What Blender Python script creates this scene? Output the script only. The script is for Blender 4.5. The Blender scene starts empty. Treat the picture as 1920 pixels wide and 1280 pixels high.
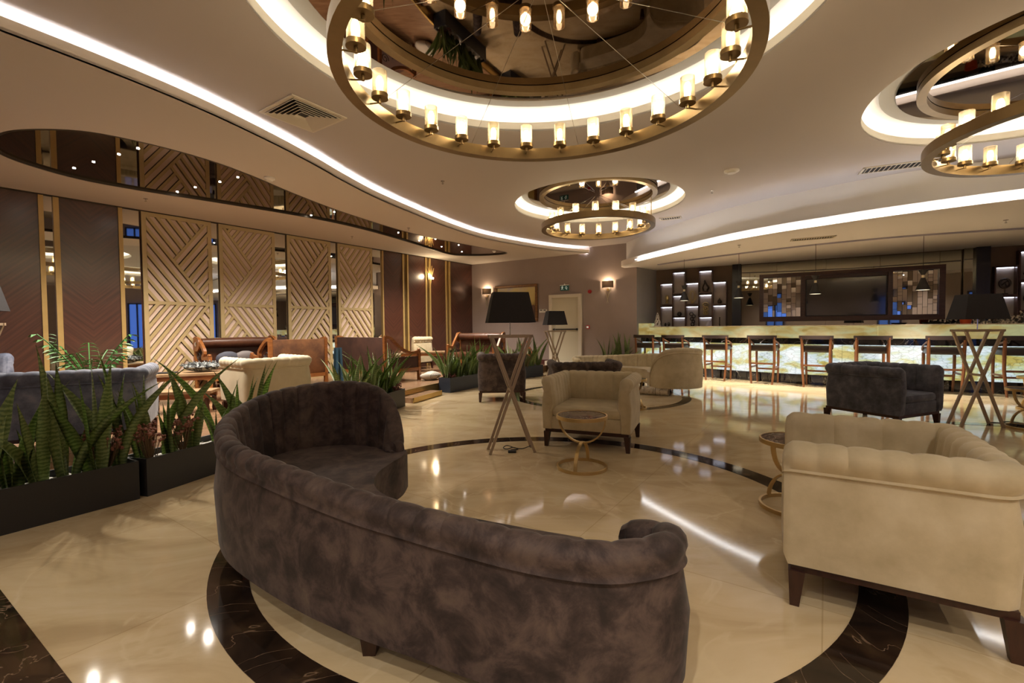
import bpy, bmesh, math, random
from mathutils import Vector, Matrix
from math import sin, cos, pi, radians, atan2, hypot
random.seed(7)
S = bpy.context.scene
COL = S.collection
# ---------------------------------------------------------------- camera
CZ = 1.25
cam = bpy.data.cameras.new('camera'); cam.sensor_width = 36; cam.lens = 36*860/1920
cam.clip_start = .05; cam.clip_end = 200
camo = bpy.data.objects.new('camera', cam); COL.objects.link(camo)
pit = math.atan(26/860.); rol = .0092
fw = Vector((0, cos(pit), -sin(pit))); r0 = Vector((1, 0, 0)); u0 = r0.cross(fw)
Rv = cos(rol)*r0 - sin(rol)*u0; Uv = sin(rol)*r0 + cos(rol)*u0
camo.matrix_world = Matrix.Translation((0, 0, CZ)) @ Matrix((Rv, Uv, -fw)).transposed().to_4x4()
S.camera = camo
# ---------------------------------------------------------------- world, exposure
w = bpy.data.worlds.new('world'); S.world = w; w.use_nodes = True
w.node_tree.nodes['Background'].inputs[0].default_value = (.55, .65, 1, 1)
w.node_tree.nodes['Background'].inputs[1].default_value = .15
vs = S.view_settings
vs.view_transform = 'Standard'; vs.look = 'None'; vs.exposure = 0.98; vs.gamma = 1; vs.use_curve_mapping = False
S.cycles.use_denoising = True
S.cycles.max_bounces = 8; S.cycles.diffuse_bounces = 4; S.cycles.glossy_bounces = 4
S.cycles.transparent_max_bounces = 12; S.cycles.transmission_bounces = 4
S.cycles.sample_clamp_indirect = 6; S.cycles.caustics_reflective = False; S.cycles.caustics_refractive = False
COVE = 6.5       # white cove strips
BULB = 2.4       # watts scale of bulbs
WARM = (1, .94, .85)
# ---------------------------------------------------------------- materials
MC = {}
def nt(name):
    m = bpy.data.materials.new(name); m.use_nodes = True
    n = m.node_tree; b = n.nodes['Principled BSDF']
    return m, n, b
def mat(name, col, rough=.5, metal=0, spec=.5, emit=None, es=0, sheen=0, coat=0):
    if name in MC: return MC[name]
    m, n, b = nt(name)
    b.inputs['Base Color'].default_value = (*col, 1); b.inputs['Roughness'].default_value = rough
    b.inputs['Metallic'].default_value = metal; b.inputs['Specular IOR Level'].default_value = spec
    if emit: b.inputs['Emission Color'].default_value = (*emit, 1); b.inputs['Emission Strength'].default_value = es
    if sheen: b.inputs['Sheen Weight'].default_value = sheen; b.inputs['Sheen Roughness'].default_value = .4
    if coat: b.inputs['Coat Weight'].default_value = coat; b.inputs['Coat Roughness'].default_value = .05
    MC[name] = m; return m
def noise_mat(name, cols, scale=4, rough=.5, metal=0, detail=6, dist=0, stretch=(1, 1, 1), bump=0, bscale=None, sheen=0, coat=0, es=0, spec=.5, rot=(0, 0, 0), nrough=.6, wcoord='Object'):
    """cols: list of (position, rgb)"""
    if name in MC: return MC[name]
    m, n, b = nt(name); N = n.nodes; L = n.links
    tc = N.new('ShaderNodeTexCoord'); mp = N.new('ShaderNodeMapping')
    L.new(tc.outputs[wcoord], mp.inputs[0]); mp.inputs['Scale'].default_value = stretch; mp.inputs['Rotation'].default_value = rot
    no = N.new('ShaderNodeTexNoise'); no.inputs['Scale'].default_value = scale; no.inputs['Detail'].default_value = detail
    no.inputs['Distortion'].default_value = dist; no.inputs['Roughness'].default_value = nrough
    L.new(mp.outputs[0], no.inputs['Vector'])
    cr = N.new('ShaderNodeValToRGB'); e = cr.color_ramp.elements
    while len(e) < len(cols): e.new(.5)
    for i, (p, c) in enumerate(cols): e[i].position = p; e[i].color = (*c, 1)
    L.new(no.outputs['Fac'], cr.inputs[0]); L.new(cr.outputs[0], b.inputs['Base Color'])
    b.inputs['Roughness'].default_value = rough; b.inputs['Metallic'].default_value = metal; b.inputs['Specular IOR Level'].default_value = spec
    if sheen: b.inputs['Sheen Weight'].default_value = sheen; b.inputs['Sheen Roughness'].default_value = .35
    if coat: b.inputs['Coat Weight'].default_value = coat; b.inputs['Coat Roughness'].default_value = .04
    if es: L.new(cr.outputs[0], b.inputs['Emission Color']); b.inputs['Emission Strength'].default_value = es
    if bump:
        n2 = N.new('ShaderNodeTexNoise'); n2.inputs['Scale'].default_value = bscale or scale*6; n2.inputs['Detail'].default_value = 4
        L.new(mp.outputs[0], n2.inputs['Vector'])
        bp = N.new('ShaderNodeBump'); bp.inputs['Strength'].default_value = bump; bp.inputs['Distance'].default_value = .01
        L.new(n2.outputs['Fac'], bp.inputs['Height']); L.new(bp.outputs[0], b.inputs['Normal'])
    MC[name] = m; return m
M_ceil = mat('ceiling_paint', (.49, .438, .415), .75, spec=.2)
M_white = mat('recess_white_paint', (.80, .76, .70), .7, spec=.2)
M_fascia = mat('fascia_paint', (.70, .62, .54), .7, spec=.2)
M_mauve = noise_mat('mauve_wall_paint', [(.3, (.30, .235, .215)), (.7, (.33, .26, .235))], 2, .7, spec=.2)
M_gold = noise_mat('champagne_gold_metal', [(.3, (.55, .38, .15)), (.7, (.64, .45, .20))], 6, .34, metal=.7, stretch=(1, 1, 1))
M_bronze = noise_mat('bronze_metal', [(.3, (.21, .14, .062)), (.7, (.26, .175, .08))], 6, .36, metal=.8)
M_strip = noise_mat('gold_strip_paint', [(.3, (.42, .28, .10)), (.7, (.48, .32, .12))], 5, .4, metal=.35)
M_lat = noise_mat('lattice_gold_paint', [(.3, (.43, .325, .16)), (.7, (.49, .37, .19))], 5, .45, metal=.2)
M_latb = mat('lattice_backing_fabric', (.62, .47, .385), .8)
M_mirror = mat('clear_mirror', (.80, .82, .80), .015, 1)
M_gmirror = mat('smoked_mirror', (.34, .33, .28), .02, 1)
M_bmirror = mat('bronze_black_mirror', (.20, .15, .11), .02, 1)
M_black = mat('black_lacquer', (.012, .012, .014), .25)
M_blackm = mat('black_matt', (.014, .012, .012), .6)
M_chrome = mat('chrome_metal', (.7, .7, .7), .15, 1)
M_shade = noise_mat('black_shade_fabric', [(.3, (.007, .005, .006)), (.7, (.012, .009, .010))], 60, .85, bump=.2, bscale=300)
M_legwood = noise_mat('dark_walnut_leg', [(.3, (.030, .010, .006)), (.7, (.055, .018, .010))], 8, .35, stretch=(6, 6, 1))
M_wood = noise_mat('carved_honey_wood', [(.3, (.17, .055, .015)), (.55, (.26, .095, .025)), (.8, (.36, .16, .05))], 6, .35, stretch=(1, 1, 5), bump=.1)
M_darkwood = noise_mat('dark_brown_wood', [(.3, (.050, .018, .010)), (.7, (.085, .032, .018))], 5, .3, stretch=(1, 1, 6))
M_stoolwood = noise_mat('stool_brown_wood', [(.3, (.12, .045, .018)), (.7, (.19, .075, .03))], 8, .35, stretch=(4, 4, 1))
M_leather = mat('black_leather', (.025, .016, .014), .35)
M_bleather = noise_mat('brown_leather', [(.3, (.045, .015, .008)), (.7, (.12, .045, .022))], 4, .35, bump=.15)
M_suede = noise_mat('tan_brown_suede', [(.35, (.065, .022, .006)), (.55, (.15, .058, .016)), (.75, (.22, .095, .03))], 3.5, .8)
M_dsuede = noise_mat('dark_brown_suede', [(.25, (.030, .010, .006)), (.8, (.085, .034, .020))], 3.5, .8)
M_cream = noise_mat('cream_velvet', [(.34, (.46, .38, .235)), (.5, (.54, .45, .29)), (.68, (.62, .53, .36))], 5, .8, sheen=.25, detail=8)
M_creampale = noise_mat('pale_cream_velvet', [(.3, (.52, .44, .29)), (.7, (.62, .535, .37))], 4, .8, sheen=.2, detail=8)
M_purple = noise_mat('purple_brown_velvet', [(.36, (.018, .010, .008)), (.46, (.042, .025, .021)), (.55, (.078, .050, .042)), (.70, (.125, .086, .062))], 7.5, .75, sheen=.15, detail=10, dist=.4, nrough=.68)
M_blue = noise_mat('slate_blue_velvet', [(.36, (.085, .10, .155)), (.5, (.145, .165, .235)), (.66, (.25, .27, .35))], 7, .75, sheen=.3, detail=9, nrough=.66)
M_grey = noise_mat('charcoal_velvet', [(.36, (.036, .038, .052)), (.5, (.066, .068, .088)), (.66, (.125, .125, .155))], 7, .75, sheen=.25, detail=9, nrough=.66)
M_planter = mat('black_planter_metal', (.020, .019, .018), .42)
M_planterb = mat('blue_black_planter_metal', (.020, .028, .045), .4)
M_peb = noise_mat('white_pebbles', [(.3, (.45, .43, .40)), (.7, (.75, .72, .68))], 40, .6)
M_door = mat('cream_door_paint', (.60, .55, .42), .45)
M_frame = mat('door_frame_paint', (.66, .60, .50), .45)
M_glassb = mat('bulb_glow', (1, .9, .7), .5, emit=(1, .94, .82), es=12)
M_platform = noise_mat('platform_wood_floor', [(.3, (.16, .085, .045)), (.5, (.25, .145, .08)), (.75, (.33, .20, .12))], 3, .25, stretch=(1, 9, 1), rot=(0, 0, .6))
M_marbledark = None
def glass_mat():
    m, n, b = nt('amber_clear_glass'); N = n.nodes; L = n.links
    t = N.new('ShaderNodeBsdfTransparent'); t.inputs[0].default_value = (1, .93, .78, 1)
    g = N.new('ShaderNodeBsdfGlossy'); g.inputs['Roughness'].default_value = .05; g.inputs[0].default_value = (1, .9, .75, 1)
    d = N.new('ShaderNodeBsdfTranslucent'); d.inputs[0].default_value = (1, .85, .6, 1)
    lw = N.new('ShaderNodeLayerWeight'); lw.inputs[0].default_value = .35
    mx = N.new('ShaderNodeMixShader'); mx2 = N.new('ShaderNodeMixShader'); mx2.inputs[0].default_value = .07
    L.new(lw.outputs['Facing'], mx.inputs[0]); L.new(t.outputs[0], mx.inputs[1]); L.new(g.outputs[0], mx.inputs[2])
    L.new(mx.outputs[0], mx2.inputs[1]); L.new(d.outputs[0], mx2.inputs[2])
    L.new(mx2.outputs[0], N['Material Output'].inputs[0]); return m
M_glass = glass_mat()
def floor_mat(name, base, dark, light, vein, vscale, vthr, tile=0):
    m, n, b = nt(name); N = n.nodes; L = n.links
    tc = N.new('ShaderNodeTexCoord'); mp = N.new('ShaderNodeMapping'); mp.inputs['Rotation'].default_value = (0, 0, .45); mp.inputs['Scale'].default_value = (1, 2.2, 1)
    L.new(tc.outputs['Object'], mp.inputs[0])
    n1 = N.new('ShaderNodeTexNoise'); n1.inputs['Scale'].default_value = vscale; n1.inputs['Detail'].default_value = 8; n1.inputs['Distortion'].default_value = 1.2; n1.inputs['Roughness'].default_value = .6
    L.new(mp.outputs[0], n1.inputs['Vector'])
    cr = N.new('ShaderNodeValToRGB'); e = cr.color_ramp.elements; e.new(.5)
    for i, (p, c) in enumerate([(.32, dark), (.5, base), (.72, light)]): e[i].position = p; e[i].color = (*c, 1)
    L.new(n1.outputs['Fac'], cr.inputs[0])
    n2 = N.new('ShaderNodeTexNoise'); n2.inputs['Scale'].default_value = vscale*.9; n2.inputs['Detail'].default_value = 5; n2.inputs['Distortion'].default_value = 1.5
    mp2 = N.new('ShaderNodeMapping'); mp2.inputs['Location'].default_value = (5, 3, 0); mp2.inputs['Rotation'].default_value = (0, 0, .6); L.new(tc.outputs['Object'], mp2.inputs[0]); L.new(mp2.outputs[0], n2.inputs['Vector'])
    s = N.new('ShaderNodeMath'); s.operation = 'SUBTRACT'; s.inputs[1].default_value = .5; L.new(n2.outputs['Fac'], s.inputs[0])
    a = N.new('ShaderNodeMath'); a.operation = 'ABSOLUTE'; L.new(s.outputs[0], a.inputs[0])
    c2 = N.new('ShaderNodeMapRange'); c2.inputs['From Min'].default_value = 0; c2.inputs['From Max'].default_value = vthr; c2.inputs['To Min'].default_value = 1; c2.inputs['To Max'].default_value = 0; L.new(a.outputs[0], c2.inputs[0])
    ms = N.new('ShaderNodeMath'); ms.operation = 'MULTIPLY'; ms.inputs[1].default_value = .7; L.new(c2.outputs[0], ms.inputs[0])
    mx = N.new('ShaderNodeMix'); mx.data_type = 'RGBA'; L.new(ms.outputs[0], mx.inputs['Factor']); L.new(cr.outputs[0], mx.inputs['A']); mx.inputs['B'].default_value = (*vein, 1)
    out = mx.outputs['Result']
    if tile:
        br = N.new('ShaderNodeTexBrick'); mp3 = N.new('ShaderNodeMapping'); mp3.inputs['Rotation'].default_value = (0, 0, .6); L.new(tc.outputs['Object'], mp3.inputs[0]); L.new(mp3.outputs[0], br.inputs['Vector'])
        br.offset = 0; br.inputs['Scale'].default_value = 1; br.inputs['Brick Width'].default_value = tile; br.inputs['Row Height'].default_value = tile; br.inputs['Mortar Size'].default_value = .003
        br.inputs['Color1'].default_value = (1, 1, 1, 1); br.inputs['Color2'].default_value = (.93, .93, .92, 1); br.inputs['Mortar'].default_value = (.8, .77, .7, 1)
        mm = N.new('ShaderNodeMix'); mm.data_type = 'RGBA'; mm.blend_type = 'MULTIPLY'; mm.inputs['Factor'].default_value = 1
        L.new(out, mm.inputs['A']); L.new(br.outputs['Color'], mm.inputs['B']); out = mm.outputs['Result']
    L.new(out, b.inputs['Base Color']); b.inputs['Roughness'].default_value = .07; b.inputs['Specular IOR Level'].default_value = .6
    return m
M_floor = floor_mat('polished_beige_marble', (.61, .475, .285), (.49, .365, .205), (.69, .56, .37), (.67, .54, .34), 1.1, .02, 1.2)
M_marbledark = floor_mat('polished_dark_brown_marble', (.028, .016, .010), (.012, .008, .006), (.075, .045, .022), (.30, .20, .13), 2.6, .006)
M_tabletop = floor_mat('brown_veined_marble_top', (.10, .055, .045), (.05, .028, .024), (.42, .33, .28), (.6, .52, .46), 7, .03)
M_blackmarble = floor_mat('black_marble', (.012, .012, .016), (.006, .006, .008), (.03, .03, .036), (.35, .34, .34), 1.5, .004)
def onyx_mat(name, es, cols, sc, lo=.5, vs=13):
    m, n, b = nt(name); N = n.nodes; L = n.links
    tc = N.new('ShaderNodeTexCoord'); mp = N.new('ShaderNodeMapping'); mp.inputs['Scale'].default_value = (1, 1, 2.4); L.new(tc.outputs['Object'], mp.inputs[0])
    n1 = N.new('ShaderNodeTexNoise'); n1.inputs['Scale'].default_value = sc; n1.inputs['Detail'].default_value = 7; n1.inputs['Distortion'].default_value = .8; L.new(mp.outputs[0], n1.inputs['Vector'])
    cr = N.new('ShaderNodeValToRGB'); e = cr.color_ramp.elements
    while len(e) < len(cols): e.new(.5)
    for i, (p, c) in enumerate(cols): e[i].position = p; e[i].color = (*c, 1)
    L.new(n1.outputs['Fac'], cr.inputs[0])
    n2 = N.new('ShaderNodeTexVoronoi'); n2.feature = 'DISTANCE_TO_EDGE'; n2.inputs['Scale'].default_value = vs
    mp2 = N.new('ShaderNodeMapping'); mp2.inputs['Scale'].default_value = (.7, .7, 1.6); L.new(tc.outputs['Object'], mp2.inputs[0])
    ds = N.new('ShaderNodeMix'); ds.data_type = 'RGBA'; ds.inputs['Factor'].default_value = .12; L.new(mp2.outputs[0], ds.inputs['A']); L.new(n1.outputs['Color'], ds.inputs['B']); L.new(ds.outputs['Result'], n2.inputs['Vector'])
    mr = N.new('ShaderNodeMapRange'); mr.inputs['From Max'].default_value = .07; mr.inputs['To Min'].default_value = lo; L.new(n2.outputs['Distance'], mr.inputs[0])
    mm = N.new('ShaderNodeMix'); mm.data_type = 'RGBA'; mm.blend_type = 'MULTIPLY'; mm.inputs['Factor'].default_value = 1; L.new(cr.outputs[0], mm.inputs['A']); L.new(mr.outputs[0], mm.inputs['B'])
    L.new(mm.outputs['Result'], b.inputs['Emission Color']); b.inputs['Base Color'].default_value = (.16, .15, .12, 1); b.inputs['Emission Strength'].default_value = es; b.inputs['Roughness'].default_value = .12
    return m
M_onyx = onyx_mat('backlit_onyx', .44, [(.38, (.50, .42, .10)), (.45, (.58, .66, .36)), (.52, (.64, .80, .84)), (.62, (.82, .93, 1.0))], 2.0)
M_onyxtop = onyx_mat('onyx_counter_stone', .25, [(.36, (.50, .33, .06)), (.48, (.66, .52, .18)), (.62, (.66, .68, .34))], 2.6, .86, 6)
def wood_panel_mat():
    m, n, b = nt('red_brown_chevron_veneer'); N = n.nodes; L = n.links
    tc = N.new('ShaderNodeTexCoord'); sx = N.new('ShaderNodeSeparateXYZ'); L.new(tc.outputs['Object'], sx.inputs[0])
    ab = N.new('ShaderNodeMath'); ab.operation = 'ABSOLUTE'; L.new(sx.outputs['X'], ab.inputs[0])
    a1 = N.new('ShaderNodeMath'); a1.operation = 'SUBTRACT'; L.new(sx.outputs['Z'], a1.inputs[0]); L.new(ab.outputs[0], a1.inputs[1])
    c = N.new('ShaderNodeCombineXYZ'); L.new(ab.outputs[0], c.inputs[0]); L.new(a1.outputs[0], c.inputs[2])
    mp = N.new('ShaderNodeMapping'); mp.inputs['Scale'].default_value = (1.2, 1, 16); L.new(c.outputs[0], mp.inputs[0])
    no = N.new('ShaderNodeTexNoise'); no.inputs['Scale'].default_value = 1.4; no.inputs['Detail'].default_value = 5; L.new(mp.outputs[0], no.inputs['Vector'])
    cr = N.new('ShaderNodeValToRGB'); e = cr.color_ramp.elements
    e[0].position = .3; e[0].color = (.036, .012, .007, 1); e[1].position = .75; e[1].color = (.085, .028, .016, 1)
    L.new(no.outputs['Fac'], cr.inputs[0]); L.new(cr.outputs[0], b.inputs['Base Color']); b.inputs['Roughness'].default_value = .32
    b.inputs['Coat Weight'].default_value = .8; b.inputs['Coat Roughness'].default_value = .22
    return m
M_veneer = wood_panel_mat()
def leaf_mat():
    m, n, b = nt('banded_snake_plant_leaf'); N = n.nodes; L = n.links
    tc = N.new('ShaderNodeTexCoord')
    wv = N.new('ShaderNodeTexWave'); wv.bands_direction = 'Z'; wv.inputs['Scale'].default_value = 17; wv.inputs['Distortion'].default_value = 5; wv.inputs['Detail'].default_value = 3; wv.inputs['Detail Scale'].default_value = 3
    L.new(tc.outputs['Object'], wv.inputs['Vector'])
    cr = N.new('ShaderNodeValToRGB'); e = cr.color_ramp.elements; e[0].position = .2; e[0].color = (.105, .155, .045, 1); e[1].position = .85; e[1].color = (.23, .285, .10, 1)
    L.new(wv.outputs['Fac'], cr.inputs[0]); L.new(cr.outputs[0], b.inputs['Base Color']); b.inputs['Roughness'].default_value = .4
    return m
M_leaf = leaf_mat()
M_leafedge = mat('leaf_plain_green', (.055, .13, .035), .45)
M_palm = mat('palm_green', (.03, .12, .02), .5)
M_flower = noise_mat('dried_pink_flower', [(.3, (.16, .05, .035)), (.7, (.32, .14, .09))], 20, .8)

# ---------------------------------------------------------------- helpers
def link(o, parent=None):
    COL.objects.link(o)
    if parent is not None: o.parent = parent
    return o
def obj(name, bm, m, parent=None, smooth=False, mats=None):
    me = bpy.data.meshes.new(name)
    bmesh.ops.recalc_face_normals(bm, faces=bm.faces[:])
    if smooth:
        for f in bm.faces: f.smooth = True
    bm.to_mesh(me); bm.free()
    me.materials.append(m)
    if smooth == 'auto' or smooth is True:
        try: me.set_sharp_from_angle(angle=radians(38))
        except Exception: pass
    return link(bpy.data.objects.new(name, me), parent)
def share(o, loc=None, rot=None, parent=None, name=None, scale=None):
    c = o.copy(); link(c, parent)
    if loc is not None: c.location = loc
    if rot is not None: c.rotation_euler = rot
    if scale is not None: c.scale = scale
    return c
def tag(o, label=None, cat=None, group=None, kind=None):
    if label: o['label'] = label
    if cat: o['category'] = cat
    if group: o['group'] = group
    if kind: o['kind'] = kind
    return o
def thing(name, label, cat, loc=(0, 0, 0), rz=0, group=None):
    o = bpy.data.objects.new(name, None); o.empty_display_size = .1; link(o)
    o.location = loc; o.rotation_euler = (0, 0, rz)
    return tag(o, label, cat, group)
def copytree(o, loc, rz, label=None, group=None, parent=None):
    c = o.copy(); link(c, parent)
    if loc is not None: c.location = loc; c.rotation_euler = (0, 0, rz)
    if label: c['label'] = label
    if group: c['group'] = group
    for ch in list(o.children): copytree(ch, None, 0, parent=c)
    return c
def struct(name, bm, m, smooth=False, parent=None):
    o = obj(name, bm, m, parent, smooth)
    if parent is None: o['kind'] = 'structure'
    return o
def B(): return bmesh.new()
def box(bm, x0, x1, y0, y1, z0, z1, M=None, bev=0):
    vs_ = []
    for z in (z0, z1):
        for x, y in ((x0, y0), (x1, y0), (x1, y1), (x0, y1)):
            v = Vector((x, y, z)); v = M @ v if M is not None else v
            vs_.append(bm.verts.new(v))
    fs = []
    for q in ((3, 2, 1, 0), (4, 5, 6, 7), (0, 1, 5, 4), (1, 2, 6, 5), (2, 3, 7, 6), (3, 0, 4, 7)):
        fs.append(bm.faces.new([vs_[i] for i in q]))
    if bev:
        es = list({e for f in fs for e in f.edges})
        bmesh.ops.bevel(bm, geom=es, offset=bev, segments=2, affect='EDGES', profile=.5)
    return bm
def cyl(bm, p0, p1, r0_, r1_=None, n=12, cap=True):
    r1_ = r0_ if r1_ is None else r1_
    p0 = Vector(p0); p1 = Vector(p1); d = (p1-p0).normalized()
    a = d.orthogonal().normalized(); b = d.cross(a)
    r = [[bm.verts.new(p+(a*cos(2*pi*i/n)+b*sin(2*pi*i/n))*rr) for i in range(n)] for p, rr in ((p0, r0_), (p1, r1_))]
    for i in range(n): bm.faces.new((r[0][i], r[0][(i+1) % n], r[1][(i+1) % n], r[1][i]))
    if cap: bm.faces.new(r[0][::-1]); bm.faces.new(r[1])
    return bm
def tube(bm, pts, rad, n=8, closed=False, up=None, flat=None):
    """sweep; rad float or list; flat=(w,h) gives a rectangular bar"""
    pts = [Vector(p) for p in pts]; K = len(pts); rings = []
    prev = None
    for i, p in enumerate(pts):
        if closed: t = pts[(i+1) % K]-pts[i-1]
        else: t = pts[min(i+1, K-1)]-pts[max(i-1, 0)]
        t.normalize()
        if up is not None: a = Vector(up).cross(t); a = a.normalized() if a.length > 1e-4 else t.orthogonal().normalized()
        elif prev is None: a = t.orthogonal().normalized()
        else: a = (prev-t*prev.dot(t)).normalized()
        prev = a; b = t.cross(a)
        if flat: sec = [(-flat[0]/2, -flat[1]/2), (flat[0]/2, -flat[1]/2), (flat[0]/2, flat[1]/2), (-flat[0]/2, flat[1]/2)]
        else:
            r = rad[i] if isinstance(rad, (list, tuple)) else rad
            sec = [(cos(2*pi*j/n)*r, sin(2*pi*j/n)*r) for j in range(n)]
        rings.append([bm.verts.new(p+a*u+b*v) for u, v in sec])
    m = len(rings[0])
    for i in range(K if closed else K-1):
        A, Bb = rings[i], rings[(i+1) % K]
        for j in range(m): bm.faces.new((A[j], A[(j+1) % m], Bb[(j+1) % m], Bb[j]))
    if not closed: bm.faces.new(rings[0][::-1]); bm.faces.new(rings[-1])
    return bm
def lathe(bm, prof, n=24, c=(0, 0, 0), a0=0, a1=2*pi):
    full = abs(a1-a0-2*pi) < 1e-6; K = n if full else n+1
    cols = []
    for i in range(K):
        a = a0+(a1-a0)*i/n
        cols.append([bm.verts.new((c[0]+r*cos(a), c[1]+r*sin(a), c[2]+z)) for r, z in prof])
    for i in range(n):
        A, Bb = cols[i], cols[(i+1) % K]
        for j in range(len(prof)-1):
            q = [A[j], Bb[j], Bb[j+1], A[j+1]]
            bm.faces.new(q)
    bmesh.ops.remove_doubles(bm, verts=bm.verts[:], dist=1e-5)
    return bm
def prism(bm, poly, z0, z1, M=None):
    """poly in xy, extruded along z; M may turn it"""
    a = [Vector((x, y, z0)) for x, y in poly]; b = [Vector((x, y, z1)) for x, y in poly]
    if M is not None: a = [M @ v for v in a]; b = [M @ v for v in b]
    A = [bm.verts.new(v) for v in a]; Bb = [bm.verts.new(v) for v in b]
    bm.faces.new(A[::-1]); bm.faces.new(Bb); k = len(A)
    for i in range(k): bm.faces.new((A[i], A[(i+1) % k], Bb[(i+1) % k], Bb[i]))
    return bm
def ell(bm, c, r, n=12, m=8):
    ret = bmesh.ops.create_uvsphere(bm, u_segments=n, v_segments=m, radius=1)
    for v in ret['verts']: v.co = Vector((v.co.x*r[0]+c[0], v.co.y*r[1]+c[1], v.co.z*r[2]+c[2]))
    return bm
def smoothpath(P, sub=8):
    out = []; k = len(P); D = len(P[0])
    for i in range(k-1):
        p = [P[max(i-1, 0)], P[i], P[i+1], P[min(i+2, k-1)]]
        for s in range(sub):
            t = s/sub
            out.append(tuple(.5*(2*p[1][d]+(p[2][d]-p[0][d])*t+(2*p[0][d]-5*p[1][d]+4*p[2][d]-p[3][d])*t*t+(3*p[1][d]-p[0][d]-3*p[2][d]+p[3][d])*t**3) for d in range(D)))
    out.append(tuple(P[-1])); return out
def resample(P, step):
    L = [0]
    for a, b in zip(P, P[1:]): L.append(L[-1]+math.dist(a[:2], b[:2]))
    n = max(2, int(round(L[-1]/step))); out = []; j = 0
    for i in range(n+1):
        s = L[-1]*i/n
        while j < len(L)-2 and L[j+1] < s: j += 1
        t = (s-L[j])/max(L[j+1]-L[j], 1e-9)
        out.append(tuple(a+(b-a)*t for a, b in zip(P[j], P[j+1])))
    return out, L[-1]
def normals2(P):
    out = []
    for i in range(len(P)):
        a = P[max(i-1, 0)]; b = P[min(i+1, len(P)-1)]; dx, dy = b[0]-a[0], b[1]-a[1]; l = hypot(dx, dy) or 1
        out.append((dy/l, -dx/l))      # to the right of travel
    return out
def offset(P, d):
    return [(p[0]+n[0]*d, p[1]+n[1]*d) for p, n in zip(P, normals2(P))]
def ribbon(bm, P, d0, d1, z0, z1):
    """a solid band along P between offsets d0,d1 and heights z0,z1"""
    a = offset(P, d0); b = offset(P, d1)
    rows = [[bm.verts.new((q[0], q[1], z)) for q, z in ((x, z0), (y, z0), (y, z1), (x, z1))] for x, y in zip(a, b)]
    for A, Bb in zip(rows, rows[1:]):
        for j in range(4): bm.faces.new((A[j], A[(j+1) % 4], Bb[(j+1) % 4], Bb[j]))
    bm.faces.new(rows[0][::-1]); bm.faces.new(rows[-1]); return bm
def plate(name, outer, holes, z0, z1, m, parent=None):
    """a flat slab with holes, filled from a 2D curve"""
    cu = bpy.data.curves.new(name, 'CURVE'); cu.dimensions = '2D'; cu.fill_mode = 'BOTH'; cu.extrude = (z1-z0)/2
    for ring in [outer]+holes:
        sp = cu.splines.new('POLY'); sp.points.add(len(ring)-1); sp.use_cyclic_u = True
        for i, p in enumerate(ring): sp.points[i].co = (p[0], p[1], 0, 1)
    t = bpy.data.objects.new(name, cu); COL.objects.link(t)
    me = bpy.data.meshes.new_from_object(t); COL.objects.unlink(t); bpy.data.objects.remove(t); me.name = name
    for v in me.vertices: v.co.z += (z0+z1)/2
    me.materials.clear(); me.materials.append(m)
    o = link(bpy.data.objects.new(name, me), parent)
    if parent is None: o['kind'] = 'structure'
    return o
def circle(c, r, n=96): return [(c[0]+r*cos(2*pi*i/n), c[1]+r*sin(2*pi*i/n)) for i in range(n)]
def pointlight(name, loc, power, col, r=.03, parent=None):
    l = bpy.data.lights.new(name, 'POINT'); l.energy = power; l.color = col; l.shadow_soft_size = r
    o = link(bpy.data.objects.new(name, l), parent); o.location = loc; return o

# ---------------------------------------------------------------- plan
ZC, ZS, ZR = 3.45, 3.283, 2.80           # main ceiling, left soffit, right soffit
wa = Vector((-7.163, 6.499)); wdir = Vector((.5755, .8179)); wn = Vector((.8179, -.5755))
def WL(t, off=0): p = wa+wdir*t+wn*off; return (p.x, p.y)
ba = Vector((-1.293, 14.842)); bdir = Vector((.8536, -.5211)); bn = Vector((-.5211, -.8536))
def WB(t, off=0): p = ba+bdir*t+bn*off; return (p.x, p.y)
ra = Vector((4.03, 12.8)); rdir = (Vector((9.63, 9.53))-ra).normalized(); rn = Vector((rdir.y, -rdir.x))
def WR(t, off=0): p = ra+rdir*t+rn*off; return (p.x, p.y)
PZ = .17
def frame2(fn, t, off, z=0):
    """matrix of a wall frame: x along the wall, y out of the wall towards the room (negated), z up"""
    p = fn(t, off); q = fn(t+1, off); r = fn(t, off+1)
    X = Vector((q[0]-p[0], q[1]-p[1], 0)); Y = Vector((p[0]-r[0], p[1]-r[1], 0))
    return p, atan2(X.y, X.x)
C1, C2, C3 = (.20, 3.25), (1.55, 8.30), (5.20, 4.02)
R1, R2, R3 = 1.965, 1.48, 1.73
# outer shell corners
far_l = WL(-9.2); corner = (-1.293, 14.842); bend = (3.28, 12.05)
shell = [far_l, corner, bend, (4.03, 12.8), (9.63, 9.53), WR(9.3), (WR(9.3)[0]+.2, -4.2), (far_l[0]-.5, -4.2)]
def wall(name, a, b, z0, z1, m, th=.12, out=1):
    bm = B(); ax = Vector((b[0]-a[0], b[1]-a[1])); l = ax.length; ang = atan2(ax.y, ax.x)
    box(bm, 0, l, 0, th, z0, z1) if out > 0 else box(bm, 0, l, -th, 0, z0, z1)
    o = struct(name, bm, m); o.location = (a[0], a[1], 0); o.rotation_euler = (0, 0, ang); return o
wall('wall_left', far_l, corner, 0, 3.8, M_darkwood)
wall('wall_back', corner, bend, 0, 3.8, M_mauve)
wall('wall_corner', bend, (4.03, 12.8), 0, 3.8, noise_mat('grey_blue_wall_paint', [(.3, (.24, .23, .24)), (.7, (.27, .26, .27))], 2, .7))
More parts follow.
